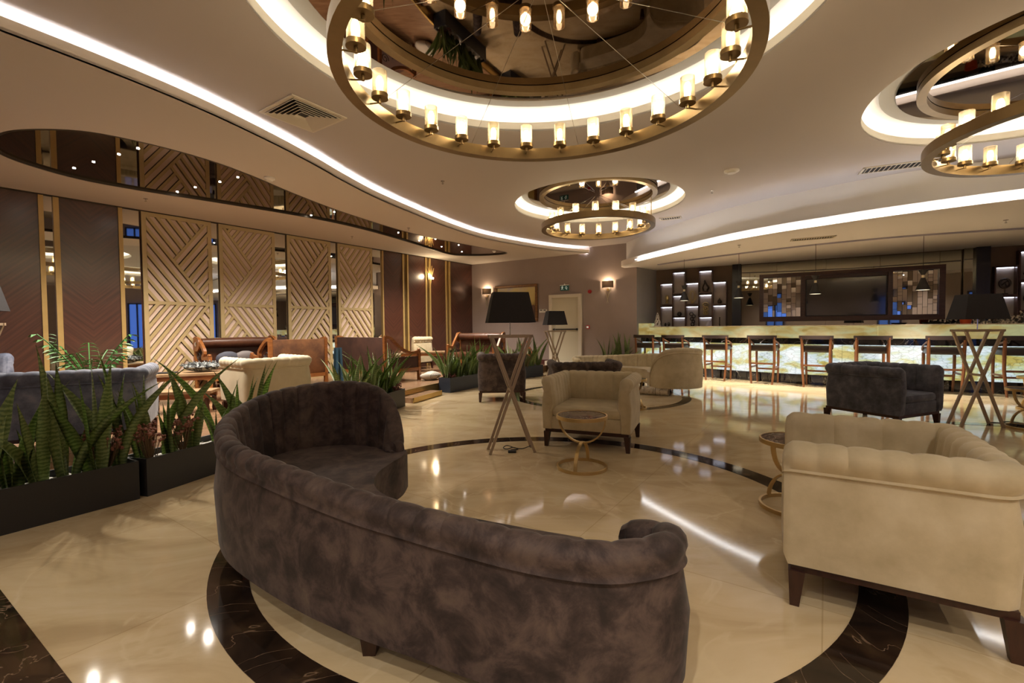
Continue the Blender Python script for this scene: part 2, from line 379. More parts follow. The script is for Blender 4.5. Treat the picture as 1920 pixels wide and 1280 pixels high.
wall('wall_bar', (4.03, 12.8), WR(9.3), 0, 3.8, noise_mat('brown_wall_paint', [(.3, (.13, .085, .055)), (.7, (.16, .105, .07))], 2, .6))
wall('wall_right', WR(9.3), (WR(9.3)[0]+.2, -4.2), 0, 3.8, M_mauve)
wall('wall_rear', (WR(9.3)[0]+.2, -4.2), (far_l[0]-.5, -4.2), 0, 3.8, M_mauve)
wall('wall_front', (far_l[0]-.5, -4.2), far_l, 0, 3.8, M_mauve)
# tall evening windows behind the camera and on the right; they show blue in the mirrors
M_dusk = mat('evening_window_light', (.05, .1, .3), .3, emit=(.10, .26, 1.0), es=.28)
k = 1
for (x0, x1) in ((-6.6, -5.6), (-3.2, -2.2), (2.4, 3.3), (5.6, 6.6)):
    bm = B(); box(bm, x0, x1, -4.18, -4.14, .3, 2.6); o = struct('window_%d' % k, bm, M_dusk); k += 1
    fr = B()
    for a in (x0, (x0+x1)/2, x1): box(fr, a-.03, a+.03, -4.14, -4.08, .27, 2.63)
    for z in (.3, 2.6): box(fr, x0, x1, -4.14, -4.08, z-.03, z+.03)
    obj('window_frame', fr, M_blackm, o)
xr = WR(9.3)[0]+.1
for (y0, y1) in ((.9, 1.6), (3.9, 4.6)):
    bm = B(); box(bm, xr-.1, xr-.06, y0, y1, .3, 2.6); o = struct('window_%d' % k, bm, M_dusk); k += 1
    fr = B()
    for a in (y0, (y0+y1)/2, y1): box(fr, xr-.16, xr-.1, a-.03, a+.03, .27, 2.63)
    for z in (.3, 2.6): box(fr, xr-.16, xr-.1, y0, y1, z-.03, z+.03)
    obj('window_frame', fr, M_blackm, o)

# ---------------------------------------------------------------- floor, ring inlays
fl = plate('floor', shell, [], -.1, 0, M_floor)
def ring_inlay(c, r0_, r1_, n, a0=0, a1=2*pi):
    da = (a1-a0)/n
    bm = B(); seg = 6
    for zz, inv in ((.0, 0),):
        A = [];
        for i in range(seg+1):
            a = da*.5*(2*i/seg-1)*.997
            A.append([bm.verts.new((r*cos(a), r*sin(a), z)) for r, z in ((r0_, -.01), (r1_, -.01), (r1_, .0025), (r0_, .0025))])
        for p, q in zip(A, A[1:]):
            for j in range(4): bm.faces.new((p[j], p[(j+1) % 4], q[(j+1) % 4], q[j]))
        bm.faces.new(A[0][::-1]); bm.faces.new(A[-1])
    o = obj('marble_tile', bm, M_marbledark, fl)
    for i in range(n):
        t = o if i == 0 else share(o, parent=fl)
        t.location = (c[0], c[1], 0); t.rotation_euler = (0, 0, a0+da*(i+.5))
ring_inlay((.194, 3.22), 1.80, 1.976, 26)
ring_inlay((1.575, 8.374), 1.44, 1.59, 20)
ring_inlay((5.25, 4.05), 1.62, 1.78, 22)
# straight dark marble band at the near left
d = Vector((-1.578+2.501, 1.596-2.194)).normalized(); nn = Vector((d.y, -d.x))
for i in range(6):
    p = Vector((-2.501, 2.194))+d*(i*.75-1.6)
    bm = B(); q = [p, p+d*.745, p+d*.745+nn*.62, p+nn*.62]
    prism(bm, [(v.x, v.y) for v in q], -.01, .0025); obj('marble_tile', bm, M_marbledark, fl)

# ---------------------------------------------------------------- platform and steps
edge = [(-3.95, 1.45), (-3.152, 2.778), (-2.78, 3.393), (-2.523, 3.95), (-2.12, 5.6), (-1.813, 7.0), (-1.72, 7.394), (-1.208, 8.816), (-.70, 9.72), (.326, 11.40), (.823, 11.90)]
edge = [(-5.6, -1.3)]+edge
E1 = smoothpath(edge, 5)
E1o = offset(E1, -.30)
plat = [far_l]+[p for p in E1o[::-1]][::-1]
poly = list(E1o)+[WB(2.78, 0)[:2], corner, far_l]
pl = plate('platform_floor', poly, [], 0, PZ, M_platform); pl.name = 'floor_platform'
seg, L_ = resample(E1o, .5)
for i in range(len(seg)-1):
    a = Vector(seg[i]); b = Vector(seg[i+1]); dd = (b-a); nnn = Vector((dd.y, -dd.x)).normalized()
bm = B(); ribbon(bm, E1o, 0, .012, .0, PZ+.006); ribbon(bm, E1o, -.03, .012, PZ, PZ+.006)
struct('trim_1', bm, mat('brass_step_edge', (.55, .38, .14), .25, .9))
gap = [p for p in E1 if 7.40 < p[1] < 8.80]
bm = B(); ribbon(bm, gap, -.29, -.02, 0, .085); struct('trim_2', bm, M_platform)
bm = B(); ribbon(bm, gap, -.02, .0, 0, .09); struct('trim_3', bm, MC['brass_step_edge'])
bm = B(); box(bm, -.1, 0, 0, .9, 0, .2); ps = B(); box(ps, 0, 1.1, -.32, 0, PZ, PZ+.12)
o = struct('trim_4', ps, M_frame); bm.free(); p, a = frame2(WB, 2.8, .0); o.location = (*p, 0); o.rotation_euler = (0, 0, a)

# ---------------------------------------------------------------- ceilings
ceil = plate('ceiling', [(p[0]*1.03, p[1]*1.01) for p in shell], [circle(C1, R1), circle(C2, R2), circle(C3, R3)], ZC, ZC+.02, M_ceil)
plate('ceiling_upper', shell, [], 3.85, 3.9, M_white)
M_led = mat('cove_led_strip', (1, 1, 1), .5, emit=(1, .97, .92), es=COVE*.62)
M_ledc = mat('cool_cove_led_strip', (1, 1, 1), .5, emit=(.94, .96, 1.0), es=COVE*2.1)
for c, r, rim_r, mir_r in ((C1, R1, 1.82, 1.66), (C2, R2, 1.36, 1.24), (C3, R3, 1.58, 1.44)):
    bm = B(); lathe(bm, [(r, 0), (r, .095), (r+.02, .095), (r+.02, 0)], 96, (c[0], c[1], ZC)); struct('trim_%d' % k, bm, M_white, True); k += 1
    bm = B(); lathe(bm, [(r+.02, .05), (r+.22, .05), (r+.22, .23), (0, .23)], 96, (c[0], c[1], ZC)); struct('trim_%d' % k, bm, M_white, True); k += 1
    bm = B(); lathe(bm, [(r+.06, .056), (r+.10, .056), (r+.10, .075), (r+.06, .075), (r+.06, .056)], 96, (c[0], c[1], ZC))
    o = obj('cove_light', bm, M_led); tag(o, {C1: 'hidden ring of white light in the large ceiling recess', C2: 'hidden ring of white light in the small far ceiling recess', C3: 'hidden ring of white light in the ceiling recess at right'}[c], 'light')
    bm = B(); lathe(bm, [(0, .2), (rim_r, .2), (rim_r, .225), (0, .225)], 96, (c[0], c[1], ZC)); struct('trim_%d' % k, bm, mat('grey_rim_paint', (.42, .40, .36), .6)); k += 1
    bm = B(); lathe(bm, [(0, .185), (mir_r, .185), (mir_r, .199)], 96, (c[0], c[1], ZC)); o = obj('ceiling_mirror', bm, M_bmirror)
    tag(o, {C1: 'round smoked mirror above the largest chandelier', C2: 'round smoked mirror above the small far chandelier', C3: 'round smoked mirror above the chandelier at right'}[c], 'mirror')
# left soffit with its wavy lip
FL = smoothpath([(-9.2, -4.1), (-7.4, -2.0), (-5.3, .6), (-4.1, 2.05), (-3.418, 3.142), (-3.07, 3.75), (-2.80, 4.35), (-2.56, 5.1), (-2.40, 5.75), (-2.28, 6.35), (-2.08, 7.15), (-1.70, 8.2), (-1.18, 9.45), (-.47, 10.65), (.95, 12.02), (2.15, 12.70)], 6)
oval = smoothpath([(-5.582, 5.02), (-5.289, 4.80), (-4.90, 4.68), (-4.363, 4.72), (-3.98, 5.0), (-3.63, 5.5), (-3.42, 6.1), (-3.25, 6.9), (-2.95, 7.95), (-2.38, 9.35), (-1.90, 10.2), (-1.1, 11.25), (-.30, 12.2), (-.12, 12.55), (-.25, 12.82), (-.75, 13.0), (-1.3, 12.98), (-1.684, 12.75), (-2.1, 11.75), (-2.46, 10.74), (-2.94, 9.6), (-3.417, 8.763), (-3.965, 8.092), (-4.45, 7.6), (-4.85, 7.2), (-5.369, 6.705), (-5.752, 6.192), (-5.867, 5.665), (-5.803, 5.28), (-5.582, 5.02)], 5)[:-1]
sof = FL+[corner, far_l, (-12.8, -4.1)]
plate('ceiling_left', sof, [oval], ZS, ZS+.02, mat('soffit_paint', (.60, .54, .48), .75, spec=.2))
bm = B(); ribbon(bm, FL, -.03, 0, ZS, ZS+.092); struct('trim_%d' % k, bm, M_fascia, True); k += 1
bm = B(); ribbon(bm, FL, -.11, -.07, ZS+.024, ZS+.04); tag(obj('cove_light', bm, M_ledc), 'hidden white light strip behind the wavy left ceiling edge', 'light')
bm = B(); ribbon(bm, FL, -.30, -.29, ZS+.02, ZC); struct('trim_%d' % k, bm, M_white); k += 1
bm = B(); ribbon(bm, oval+[oval[0]], -.015, .015, ZS-.002, ZS+.04); struct('trim_%d' % k, bm, mat('dark_edge', (.05, .035, .02), .4, .5)); k += 1
o = plate('ceiling_mirror', oval, [], ZS+.025, ZS+.035, mat('oval_bronze_mirror', (.30, .235, .17), .02, 1)); del o['kind']; tag(o, 'long leaf-shaped bronze mirror set in the left ceiling', 'mirror')
bm = B(); box(bm, 0, 19.4, -.02, -.0, ZS-.02, ZS); box(bm, 0, 19.4, -.045, -.03, ZS-.01, ZS); o = struct('trim_%d' % k, bm, mat('dark_edge', (.05, .035, .02), .4, .5)); k += 1
o.location = (*far_l, 0); o.rotation_euler = (0, 0, atan2(wdir.y, wdir.x))
# right soffit over the bar
FR = smoothpath([(3.02, 12.18), (2.86, 11.75), (3.18, 10.6), (3.59, 9.51), (3.98, 8.55), (4.45, 7.78), (4.95, 7.2), (5.27, 6.83), (5.70, 6.42), (6.44, 5.81), (7.6, 5.05), (9.2, 4.4), (12.4, 3.9)], 6)
sofr = FR+[WR(9.2), (9.63, 9.53), (4.03, 12.8), bend]
plate('ceiling_bar', sofr, [], ZR, ZR+.02, mat('bar_soffit_paint', (.68, .64, .64), .75, spec=.2))
bm = B(); ribbon(bm, FR, 0, .03, ZR, ZR+.13); struct('trim_%d' % k, bm, M_fascia, True); k += 1
bm = B(); ribbon(bm, FR[10:], .07, .11, ZR+.03, ZR+.045); tag(obj('cove_light', bm, mat('bar_cove_led_strip', (1, 1, 1), .5, emit=(.94, .96, 1.0), es=COVE*1.25)), 'hidden white light strip behind the curved edge over the bar', 'light')
FRu = smoothpath([(3.06, 12.14), (3.22, 11.2), (3.42, 10.4), (3.70, 9.6), (4.03, 8.85), (4.42, 8.15), (4.85, 7.65), (5.36, 7.1), (5.85, 6.68), (6.7, 6.2), (8, 5.5), (9.4, 5.0), (12.4, 4.5)], 6)
bm = B(); ribbon(bm, FRu, 0, .03, ZR+.02, ZC); struct('trim_%d' % k, bm, mat('bar_bulkhead_paint', (.66, .63, .61), .75, spec=.2), True); k += 1
SL = smoothpath([(3.70, 11.55), (4.24, 10.73), (5.0, 9.79), (5.75, 9.0), (6.4, 8.5), (7.151, 8.04), (8.565, 7.5), (10.5, 7.0)], 6)
bm = B(); ribbon(bm, SL, 0, .06, ZR-.025, ZR); struct('trim_%d' % k, bm, mat('soffit_groove_painted_light', (.36, .34, .42), .7)); k += 1  # bluish light along the soffit step is put into this colour

# ---------------------------------------------------------------- chandeliers
def ringprof(r1_, r0_, z0, z1): return [(r0_, z0), (r1_, z0), (r1_, z1), (r0_, z1), (r0_, z0)]
def chandelier(c, R, zb, n, label, a_off, power):
    t = thing('ring_chandelier', label, 'chandelier', (c[0], c[1], zb))
    bm = B(); lathe(bm, ringprof(R, R-.085, 0, .10), 96); obj('lower_ring', bm, M_bronze, t, True)
    zt = ZC+.115-zb
    bm = B(); lathe(bm, ringprof(R*1.035, R*1.035-.08, zt, zt+.065), 96); obj('upper_ring', bm, M_bronze, t, True)
    ro = None
    for i in range(6):
        a = a_off+.13+i*pi/3
        if ro is None:
            bm = B(); cyl(bm, (R-.03, 0, .09), (R-.03, 0, zt+.01), .007, n=6); ro = obj('suspension_rod', bm, M_gold, t)
        else: share(ro, parent=t)
        t.children[-1].rotation_euler = (0, 0, a)
    wi = None
    for i in range(8):
        a = a_off+.4+i*pi/4
        bm = B(); cyl(bm, (.06, 0, zt+.03), (R*.97, 0, .12), .0022, n=4)
        if wi is None: wi = obj('wire', bm, M_chrome, t)
        else: bm.free(); share(wi, parent=t)
        t.children[-1].rotation_euler = (0, 0, a)
    pr = None
    for i in range(n):
        a = a_off+2*pi*i/n
        if pr is None:
            bm = B(); cyl(bm, (0, 0, 0), (0, 0, .032), .062, n=20); cyl(bm, (0, 0, -.035), (0, 0, 0), .012, n=8); cyl(bm, (0, 0, -.03), (.09, 0, -.03), .006, n=6)
            cyl(bm, (0, 0, .032), (0, 0, .05), .02, n=10)
            cap = obj('lamp_cup', bm, M_bronze, t, True)
            bm = B(); lathe(bm, [(.055, .03), (.055, .20), (.051, .20), (.051, .03)], 20); gl = obj('glass_cylinder', bm, M_glass, cap, True)
            bm = B(); lathe(bm, [(.001, .05), (.016, .055), (.026, .09), (.026, .13), (.016, .16), (.001, .166)], 12); bu = obj('bulb', bm, M_glassb, cap, True)
            lg = bpy.data.lights.new('bulb_light', 'POINT'); lg.energy = power; lg.color = WARM; lg.shadow_soft_size = .05
            pr = cap
        else:
            cap = share(pr, parent=t); share(gl, parent=cap); share(bu, parent=cap)
        cap.location = ((R-.165)*cos(a), (R-.165)*sin(a), .075); cap.rotation_euler = (0, 0, a)
        if i % 2 == 0:
            lo = link(bpy.data.objects.new('bulb_light', lg), cap); lo.location = (0, 0, .115)
    return t
chandelier((.22, 3.24), 1.385, 2.90, 24, 'largest bronze ring chandelier with glass candle lamps, nearest the camera', radians(3), 2.6*BULB)
chandelier((1.55, 8.30), 1.0, 3.0, 16, 'smallest bronze ring chandelier, hanging far back near the mauve wall', radians(10), 2.6*BULB)
chandelier((5.20, 4.02), 1.23, 2.90, 22, 'bronze ring chandelier cut by the right edge of the photo', radians(5), 2.6*BULB)

# ---------------------------------------------------------------- small things on the ceilings
def downlight(x, y, z, label, group, power=0, r=.022):
    bm = B(); cyl(bm, (0, 0, -.006), (0, 0, 0), r, n=12)
    o = obj('spotlight', bm, mat('spot_glow', (1, 1, 1), .5, emit=(1, .93, .82), es=30)); o.location = (x, y, z); tag(o, label, 'spotlight', group)
    if power:
        l = bpy.data.lights.new('spot', 'SPOT'); l.energy = power; l.color = (1, .90, .77); l.spot_size = radians(130); l.spot_blend = .8; l.shadow_soft_size = .03
        q = link(bpy.data.objects.new('spot_beam', l), o); q.location = (0, 0, -.02)
for i, (x, y) in enumerate([(-5.492, 5.838), (-5.058, 5.631), (-4.553, 5.401), (-4.193, 5.232), (-4.94, 6.864), (-4.531, 6.654), (-4.029, 6.424), (-3.671, 6.24), (-3.6, 8.337), (-3.1, 8.124), (-2.413, 9.896), (-2.155, 10.824), (-1.744, 10.647), (-1.754, 11.635), (-1.3, 11.431), (-1.33, 12.441)]):
    downlight(x, y, ZS+.024, '%s tiny spotlight from the left in the leaf-shaped ceiling mirror' % ['first', 'second', 'third', 'fourth', 'fifth', 'sixth', 'seventh', 'eighth', 'ninth', 'tenth', 'eleventh', 'twelfth', 'thirteenth', 'fourteenth', 'fifteenth', 'sixteenth'][i], 'spotlights in the leaf-shaped mirror', 85, .014)
def sqvent(c, ang, s, z, label):
    t = thing('ceiling_vent', label, 'vent', (c[0], c[1], z), ang)
    bm = B(); box(bm, -s/2+.03, s/2-.03, -s/2+.03, s/2-.03, -.004, 0); obj('backing', bm, M_blackm, t)
    n = 7
    for i in range(n):
        h = s/2-i*(s/2-.03)/n; bm = B(); wd = .024 if i else .04
        lo = -.014 if i == 0 else -.03; q = wd
        prof = [(h, -.002), (h, lo), (h-q, lo-.0), (h-q, -.002)] if i == 0 else [(h, -.026), (h-q, -.008), (h-q+.004, -.004), (h+.002, -.022)]
        cols = []
        for sx, sy in ((1, 1), (-1, 1), (-1, -1), (1, -1)): cols.append([bm.verts.new((sx*r, sy*r, zz)) for r, zz in prof])
        for j in range(4):
            A, Q = cols[j], cols[(j+1) % 4]
            for k2 in range(4): bm.faces.new((A[k2], Q[k2], Q[(k2+1) % 4], A[(k2+1) % 4]))
        obj('frame' if i == 0 else 'vane', bm, mat('vent_beige', (.60, .53, .43), .5), t)
    return t
sqvent((-2.11, 4.76), radians(55.8), .60, ZC, 'square concentric air vent left of the largest chandelier')
def linvent(pts, z, label, n=16):
    c = Vector((sum(p[0] for p in pts)/4, sum(p[1] for p in pts)/4))
    a = Vector(pts[0]); b = Vector(pts[1]); d2 = Vector(pts[3]); e1 = ((Vector(pts[3])-a)+(Vector(pts[2])-b))/2
    L2 = e1.length; Wd = ((b-a).length+(Vector(pts[2])-d2).length)/2
    t = thing('ceiling_grille', label, 'vent', (c.x, c.y, z), atan2(e1.y, e1.x))
    bm = B()
    for x0, x1, y0, y1 in ((-L2/2, L2/2, -Wd/2, -Wd/2+.03), (-L2/2, L2/2, Wd/2-.03, Wd/2), (-L2/2, -L2/2+.03, -Wd/2, Wd/2), (L2/2-.03, L2/2, -Wd/2, Wd/2)): box(bm, x0, x1, y0, y1, -.012, 0)
    obj('frame', bm, mat('vent_beige', (.60, .53, .43), .5), t)
    bm = B(); box(bm, -L2/2+.03, L2/2-.03, -Wd/2+.03, Wd/2-.03, -.002, 0); obj('backing', bm, M_blackm, t)
    s = None
    for i in range(n):
        x = -L2/2+.03+(i+.5)*(L2-.06)/n
        if s is None: bm = B(); box(bm, -.004, .004, -Wd/2+.03, Wd/2-.03, -.012, -.003); s = obj('vane', bm, MC['vent_beige'], t); q = s
        else: q = share(s, parent=t)
        q.location = (x, 0, 0)
linvent([(4.95, 6.52), (5.10, 6.78), (5.95, 6.38), (5.80, 6.12)], ZC, 'long slotted air grille left of the right-hand chandelier')
linvent([(3.0, 9.40), (3.12, 9.60), (3.50, 9.42), (3.38, 9.22)], ZC, 'small slotted air grille right of the small far chandelier', 8)
linvent([(5.05, 8.30), (5.15, 8.52), (5.75, 8.22), (5.65, 8.0)], ZR, 'slotted air grille in the ceiling over the bar')
def disc(x, y, z, r, label, name='smoke_detector', cat='detector'):
    bm = B(); lathe(bm, [(.001, -.045), (r*.55, -.045), (r*.7, -.03), (r, -.02), (r, 0)], 20); o = obj(name, bm, mat('white_plastic', (.72, .68, .62), .4), None, True); o.location = (x, y, z); tag(o, label, cat)
disc(-3.225, 6.198, ZS, .07, 'white smoke detector beside the leaf-shaped ceiling mirror')
disc(3.136, 6.57, ZC, .10, 'larger white smoke detector on the ceiling between the chandeliers')
disc(-.45, 12.2, ZS, .05, 'small white detector near the tip of the leaf-shaped mirror')
def sprinkler(x, y, z, label):
    bm = B(); cyl(bm, (0, 0, -.006), (0, 0, 0), .03, n=14); cyl(bm, (0, 0, -.03), (0, 0, -.006), .008, n=8); cyl(bm, (0, 0, -.045), (0, 0, -.041), .016, n=10); cyl(bm, (.012, 0, -.042), (.007, 0, -.02), .002, n=5); cyl(bm, (-.012, 0, -.042), (-.007, 0, -.02), .002, n=5)
    o = obj('sprinkler', bm, M_chrome); o.location = (x, y, z); tag(o, label, 'sprinkler')
for x, y, z, l in ((-1.014, 6.923, ZC, 'sprinkler on the main ceiling left of the small chandelier'), (3.278, 7.536, ZC, 'sprinkler on the main ceiling right of the small chandelier'), (7.439, 6.943, ZR, 'sprinkler over the right end of the bar'), (4.39, 8.878, ZR, 'sprinkler over the middle of the bar'), (-5.607, 7.109, ZS, 'sprinkler above the dark left wall panels'), (-3.49, 10.133, ZS, 'sprinkler above the last lattice panels'), (-2.069, 9.332, ZS, 'sprinkler between the leaf-shaped mirror and the wavy edge')): sprinkler(x, y, z, l)

# ---------------------------------------------------------------- left wall cladding
ANG_L = atan2(wdir.y, wdir.x)
def panelL(name, t0, t1, z0, z1, th, m, label, cat, off=0, group=None):
    c = (t0+t1)/2; bm = B(); box(bm, -(t1-t0)/2, (t1-t0)/2, -th, 0, z0, z1); o = obj(name, bm, m); p = WL(c, off); o.location = (p[0], p[1], 0); o.rotation_euler = (0, 0, ANG_L)
    if label: tag(o, label, cat, group)
    return o
dark = [(-2.6, .363, 'leftmost dark veneered wall panel'), (.584, 1.281, 'dark veneered wall panel behind the palm'), (6.64, 7.28, 'dark veneered wall panel right of the lattice panels'), (7.49, 8.126, 'dark veneered wall panel left of the glowing sconce'), (8.337, 8.957, 'dark veneered wall panel right of the glowing sconce'), (9.166, 10.19, 'dark veneered wall panel in the room corner')]
for a, b, l in dark: panelL('wall_panel', a, b, PZ, ZS-.02, .03, M_veneer, l, 'panel')
strips = [(.363, .419, 'first gold strip from the left wall end'), (.520, .584, 'gold strip left of the palm panel'), (1.281, 1.336, 'gold strip right of the palm panel'), (6.60, 6.64, 'gold strip right of the last lattice panel'), (7.28, 7.33, 'gold strip left of the narrow gap before the sconce'), (7.44, 7.49, 'gold strip just past the narrow gap before the sconce'), (8.126, 8.18, 'gold strip under the glowing sconce, its left one'), (8.28, 8.337, 'gold strip under the glowing sconce, its right one'), (8.957, 9.01, 'last but one gold strip before the room corner'), (9.11, 9.166, 'last gold strip before the room corner')]
for a, b, l in strips: panelL('gold_strip', a, b, PZ, ZS-.02, .05, M_strip, l, 'trim')
mirs = [(.419, .520, 'narrow mirror strip left of the palm'), (1.336, 1.561, 'mirror strip left of the first lattice panel'), (2.655, 2.757, 'mirror strip between first and second lattice panels'), (3.845, 4.075, 'mirror strip between second and third lattice panels'), (5.14, 5.29, 'mirror strip between third and fourth lattice panels'), (6.31, 6.60, 'mirror strip right of the fourth lattice panel')]
for a, b, l in mirs: panelL('mirror_strip', a, b, PZ, ZS-.02, .012, M_mirror, l, 'mirror')
for a, b, l in ((7.33, 7.44, 'dark gap strip before the sconce'), (8.18, 8.28, 'dark strip behind the glowing sconce'), (9.01, 9.11, 'dark gap strip near the room corner')): panelL('dark_strip', a, b, PZ, ZS-.02, .015, M_bronze, l, 'trim')
def clip(poly, a, b, c):
    """keep a*x+b*z>=c"""
    out = []
    for i in range(len(poly)):
        p, q = poly[i], poly[(i+1) % len(poly)]; fp = a*p[0]+b*p[1]-c; fq = a*q[0]+b*q[1]-c
        if fp >= 0: out.append(p)
        if fp*fq < 0: t = fp/(fp-fq); out.append((p[0]+(q[0]-p[0])*t, p[1]+(q[1]-p[1])*t))
    return out
def slab_poly(poly, s, v0, v1): # keep v0 <= z - s*x <= v1
    return clip(clip(poly, -s, 1, v0), s, -1, -v1)
XZ_ = Matrix(((1, 0, 0, 0), (0, 0, -1, 0), (0, 1, 0, 0), (0, 0, 0, 1)))
def lattice(t0, t1, flip, label):
    wd = t1-t0; p = WL((t0+t1)/2, 0); th = thing('lattice_panel', label, 'panel', (p[0], p[1], 0), ANG_L)
    z0, z1, zb = PZ, ZS-.02, 1.735; fw_ = .065
    bm = B(); box(bm, -wd/2, wd/2, -.012, 0, z0, z1); obj('backing', bm, mat('lattice_painted_shadow', (.022, .012, .007), .8), th)  # near-black board; shadow lines beside the slats are put into its colour
    bm = B()
    for x0, x1, a, b in ((-wd/2, -wd/2+fw_, z0, z1), (wd/2-fw_, wd/2, z0, z1), (-wd/2+fw_, wd/2-fw_, z1-fw_, z1), (-wd/2+fw_, wd/2-fw_, z0, z0+.06), (-wd/2+fw_, wd/2-fw_, zb-.028, zb+.028)): box(bm, x0, x1, -.055, -.02, a, b)
    obj('frame', bm, M_lat, th)
    s = 1.38; sp = .213; th_ = .082
    x0 = -wd/2+fw_; x1 = wd/2-fw_
    for half in (1, -1):
        H = (z1-fw_-zb-.028) if half == 1 else (zb-.028-z0-.06)
        rect = [(x0, 0), (x1, 0), (x1, H), (x0, H)]
        # main diagonal passes (x1-.03,0)
        c0 = s*(x1-.03)                         # z + s x = c0
        cx = x0+.42*wd-.065; cz = c0-s*cx       # corner C
        for th_, dv, y0_, y1_, nm, mm in ((.078, 0, .012, .060, 'slat', M_lat), (.112, .095, .012, .034, 'fabric_infill', M_latb)):
            zones = []
            for i in range(-8, 9):                  # bands falling to the right
                v = c0+i*sp+dv
                band = clip(clip(rect, s, 1, v-th_/2), -s, -1, -(v+th_/2))
                if len(band) < 3: continue
                if i <= (0 if not dv else -1): zones.append(band)
                else:
                    b2 = clip(band, -s, 1, cz-s*cx+.041)
                    if len(b2) >= 3: zones.append(b2)
            for i in range(0, 12):                  # bands rising to the right, in the side triangle
                v = cz-s*cx-i*sp-dv
                band = slab_poly(rect, s, v-th_/2, v+th_/2)
                if len(band) < 3: continue
                b2 = clip(band, s, 1, c0+.041)
                if len(b2) >= 3: zones.append(b2)
            for zp in zones:
                ar = abs(sum(zp[i][0]*zp[(i+1) % len(zp)][1]-zp[(i+1) % len(zp)][0]*zp[i][1] for i in range(len(zp))))/2
                if ar < .0012: continue
                pts = [((-x if flip else x), (zb+.028+z if half == 1 else zb-.028-z)) for x, z in zp]
                bm = B(); prism(bm, pts, y0_, y1_, XZ_); obj(nm, bm, mm, th)
    return th
lattice(1.583, 2.64, False, 'first lattice wall panel from the left')
lattice(2.767, 3.827, True, 'second lattice wall panel from the left')
lattice(4.089, 5.12, False, 'third lattice wall panel from the left')
lattice(5.304, 6.288, True, 'fourth and farthest lattice wall panel')

# ---------------------------------------------------------------- back wall furniture
def onback(o, t, z=0, off=0):
    p = WB(t, off); o.location = (p[0], p[1], z); o.rotation_euler = (0, 0, atan2(bdir.y, bdir.x)); return o
def sconce(t, label, place):
    th = thing('wall_sconce', label, 'wall lamp'); place(th)
    bm = B(); n = 14; pr = [(.16*cos(pi+pi*i/n), -.02+.13*sin(pi+pi*i/n)) for i in range(n+1)]
    for z0, z1, o_ in ((-.09, .09, 0),):
        A = [bm.verts.new((x, y, z0)) for x, y in pr]; Q = [bm.verts.new((x, y, z1)) for x, y in pr]
        for i in range(n): bm.faces.new((A[i], A[i+1], Q[i+1], Q[i]))
    bmesh.ops.solidify(bm, geom=bm.faces[:], thickness=.004)
    obj('shade', bm, mat('taupe_shade_fabric', (.085, .065, .05), .8), th, True)
    bm = B(); cyl(bm, (0, 0, -.14), (0, -.02, -.14), .035, n=16); obj('wall_plate', bm, M_gold, th, True)
    for s in (-1, 1):
        bm = B(); tube(bm, smoothpath([(s*.10, -.05, -.05), (s*.085, -.05, -.16), (s*.03, -.045, -.27), (s*.012, -.04, -.36), (-s*.02, -.04, -.50)], 5), [.009]*15+[.006]*6, 6); obj('arm', bm, mat('silver_gilt', (.55, .48, .34), .3, .9), th, True)
    bm = B(); ell(bm, (0, -.07, -.01), (.025, .025, .04)); obj('bulb', bm, mat('sconce_bulb', (1, .9, .7), .5, emit=(1, .82, .55), es=16), th, True)
    pointlight('sconce_light', (0, -.075, .045), 7, (1, .74, .46), .02, th)
    return th
sconce(0, 'grey-shaded wall sconce left of the framed landscape', lambda o: onback(o, .62, 2.39))
sconce(0, 'grey-shaded wall sconce on the mauve wall right of the door', lambda o: onback(o, 4.576, 2.39))
th = thing('gilt_sconce', 'bright gilt sconce glowing on the dark wood wall', 'wall lamp'); p = WL(8.23, .06); th.location = (p[0], p[1], 2.70); th.rotation_euler = (0, 0, ANG_L)
bm = B(); cyl(bm, (0, 0, 0), (0, -.03, 0), .05, n=14); obj('wall_plate', bm, M_gold, th, True)
for i, (x, z, ln) in enumerate(((-.10, .10, .30), (-.05, .13, .34), (0, .10, .38), (.06, .14, .40), (.11, .11, .34), (-.04, -.16, .34), (.03, -.14, .36))):
    bm = B(); tube(bm, [(x*.4, -.05, z-ln*.4), (x*.8, -.07, z), (x*1.5, -.05, z+ln*.5)], .011, 6); obj('reed', bm, M_gold, th, True)
bm = B(); ell(bm, (-.03, -.12, .02), (.03, .03, .03)); ell(bm, (.05, -.12, -.02), (.03, .03, .03)); obj('bulb', bm, MC['sconce_bulb'], th, True)
pointlight('sconce_light', (0, -.2, .05), 10, (1, .78, .48), .04, th)
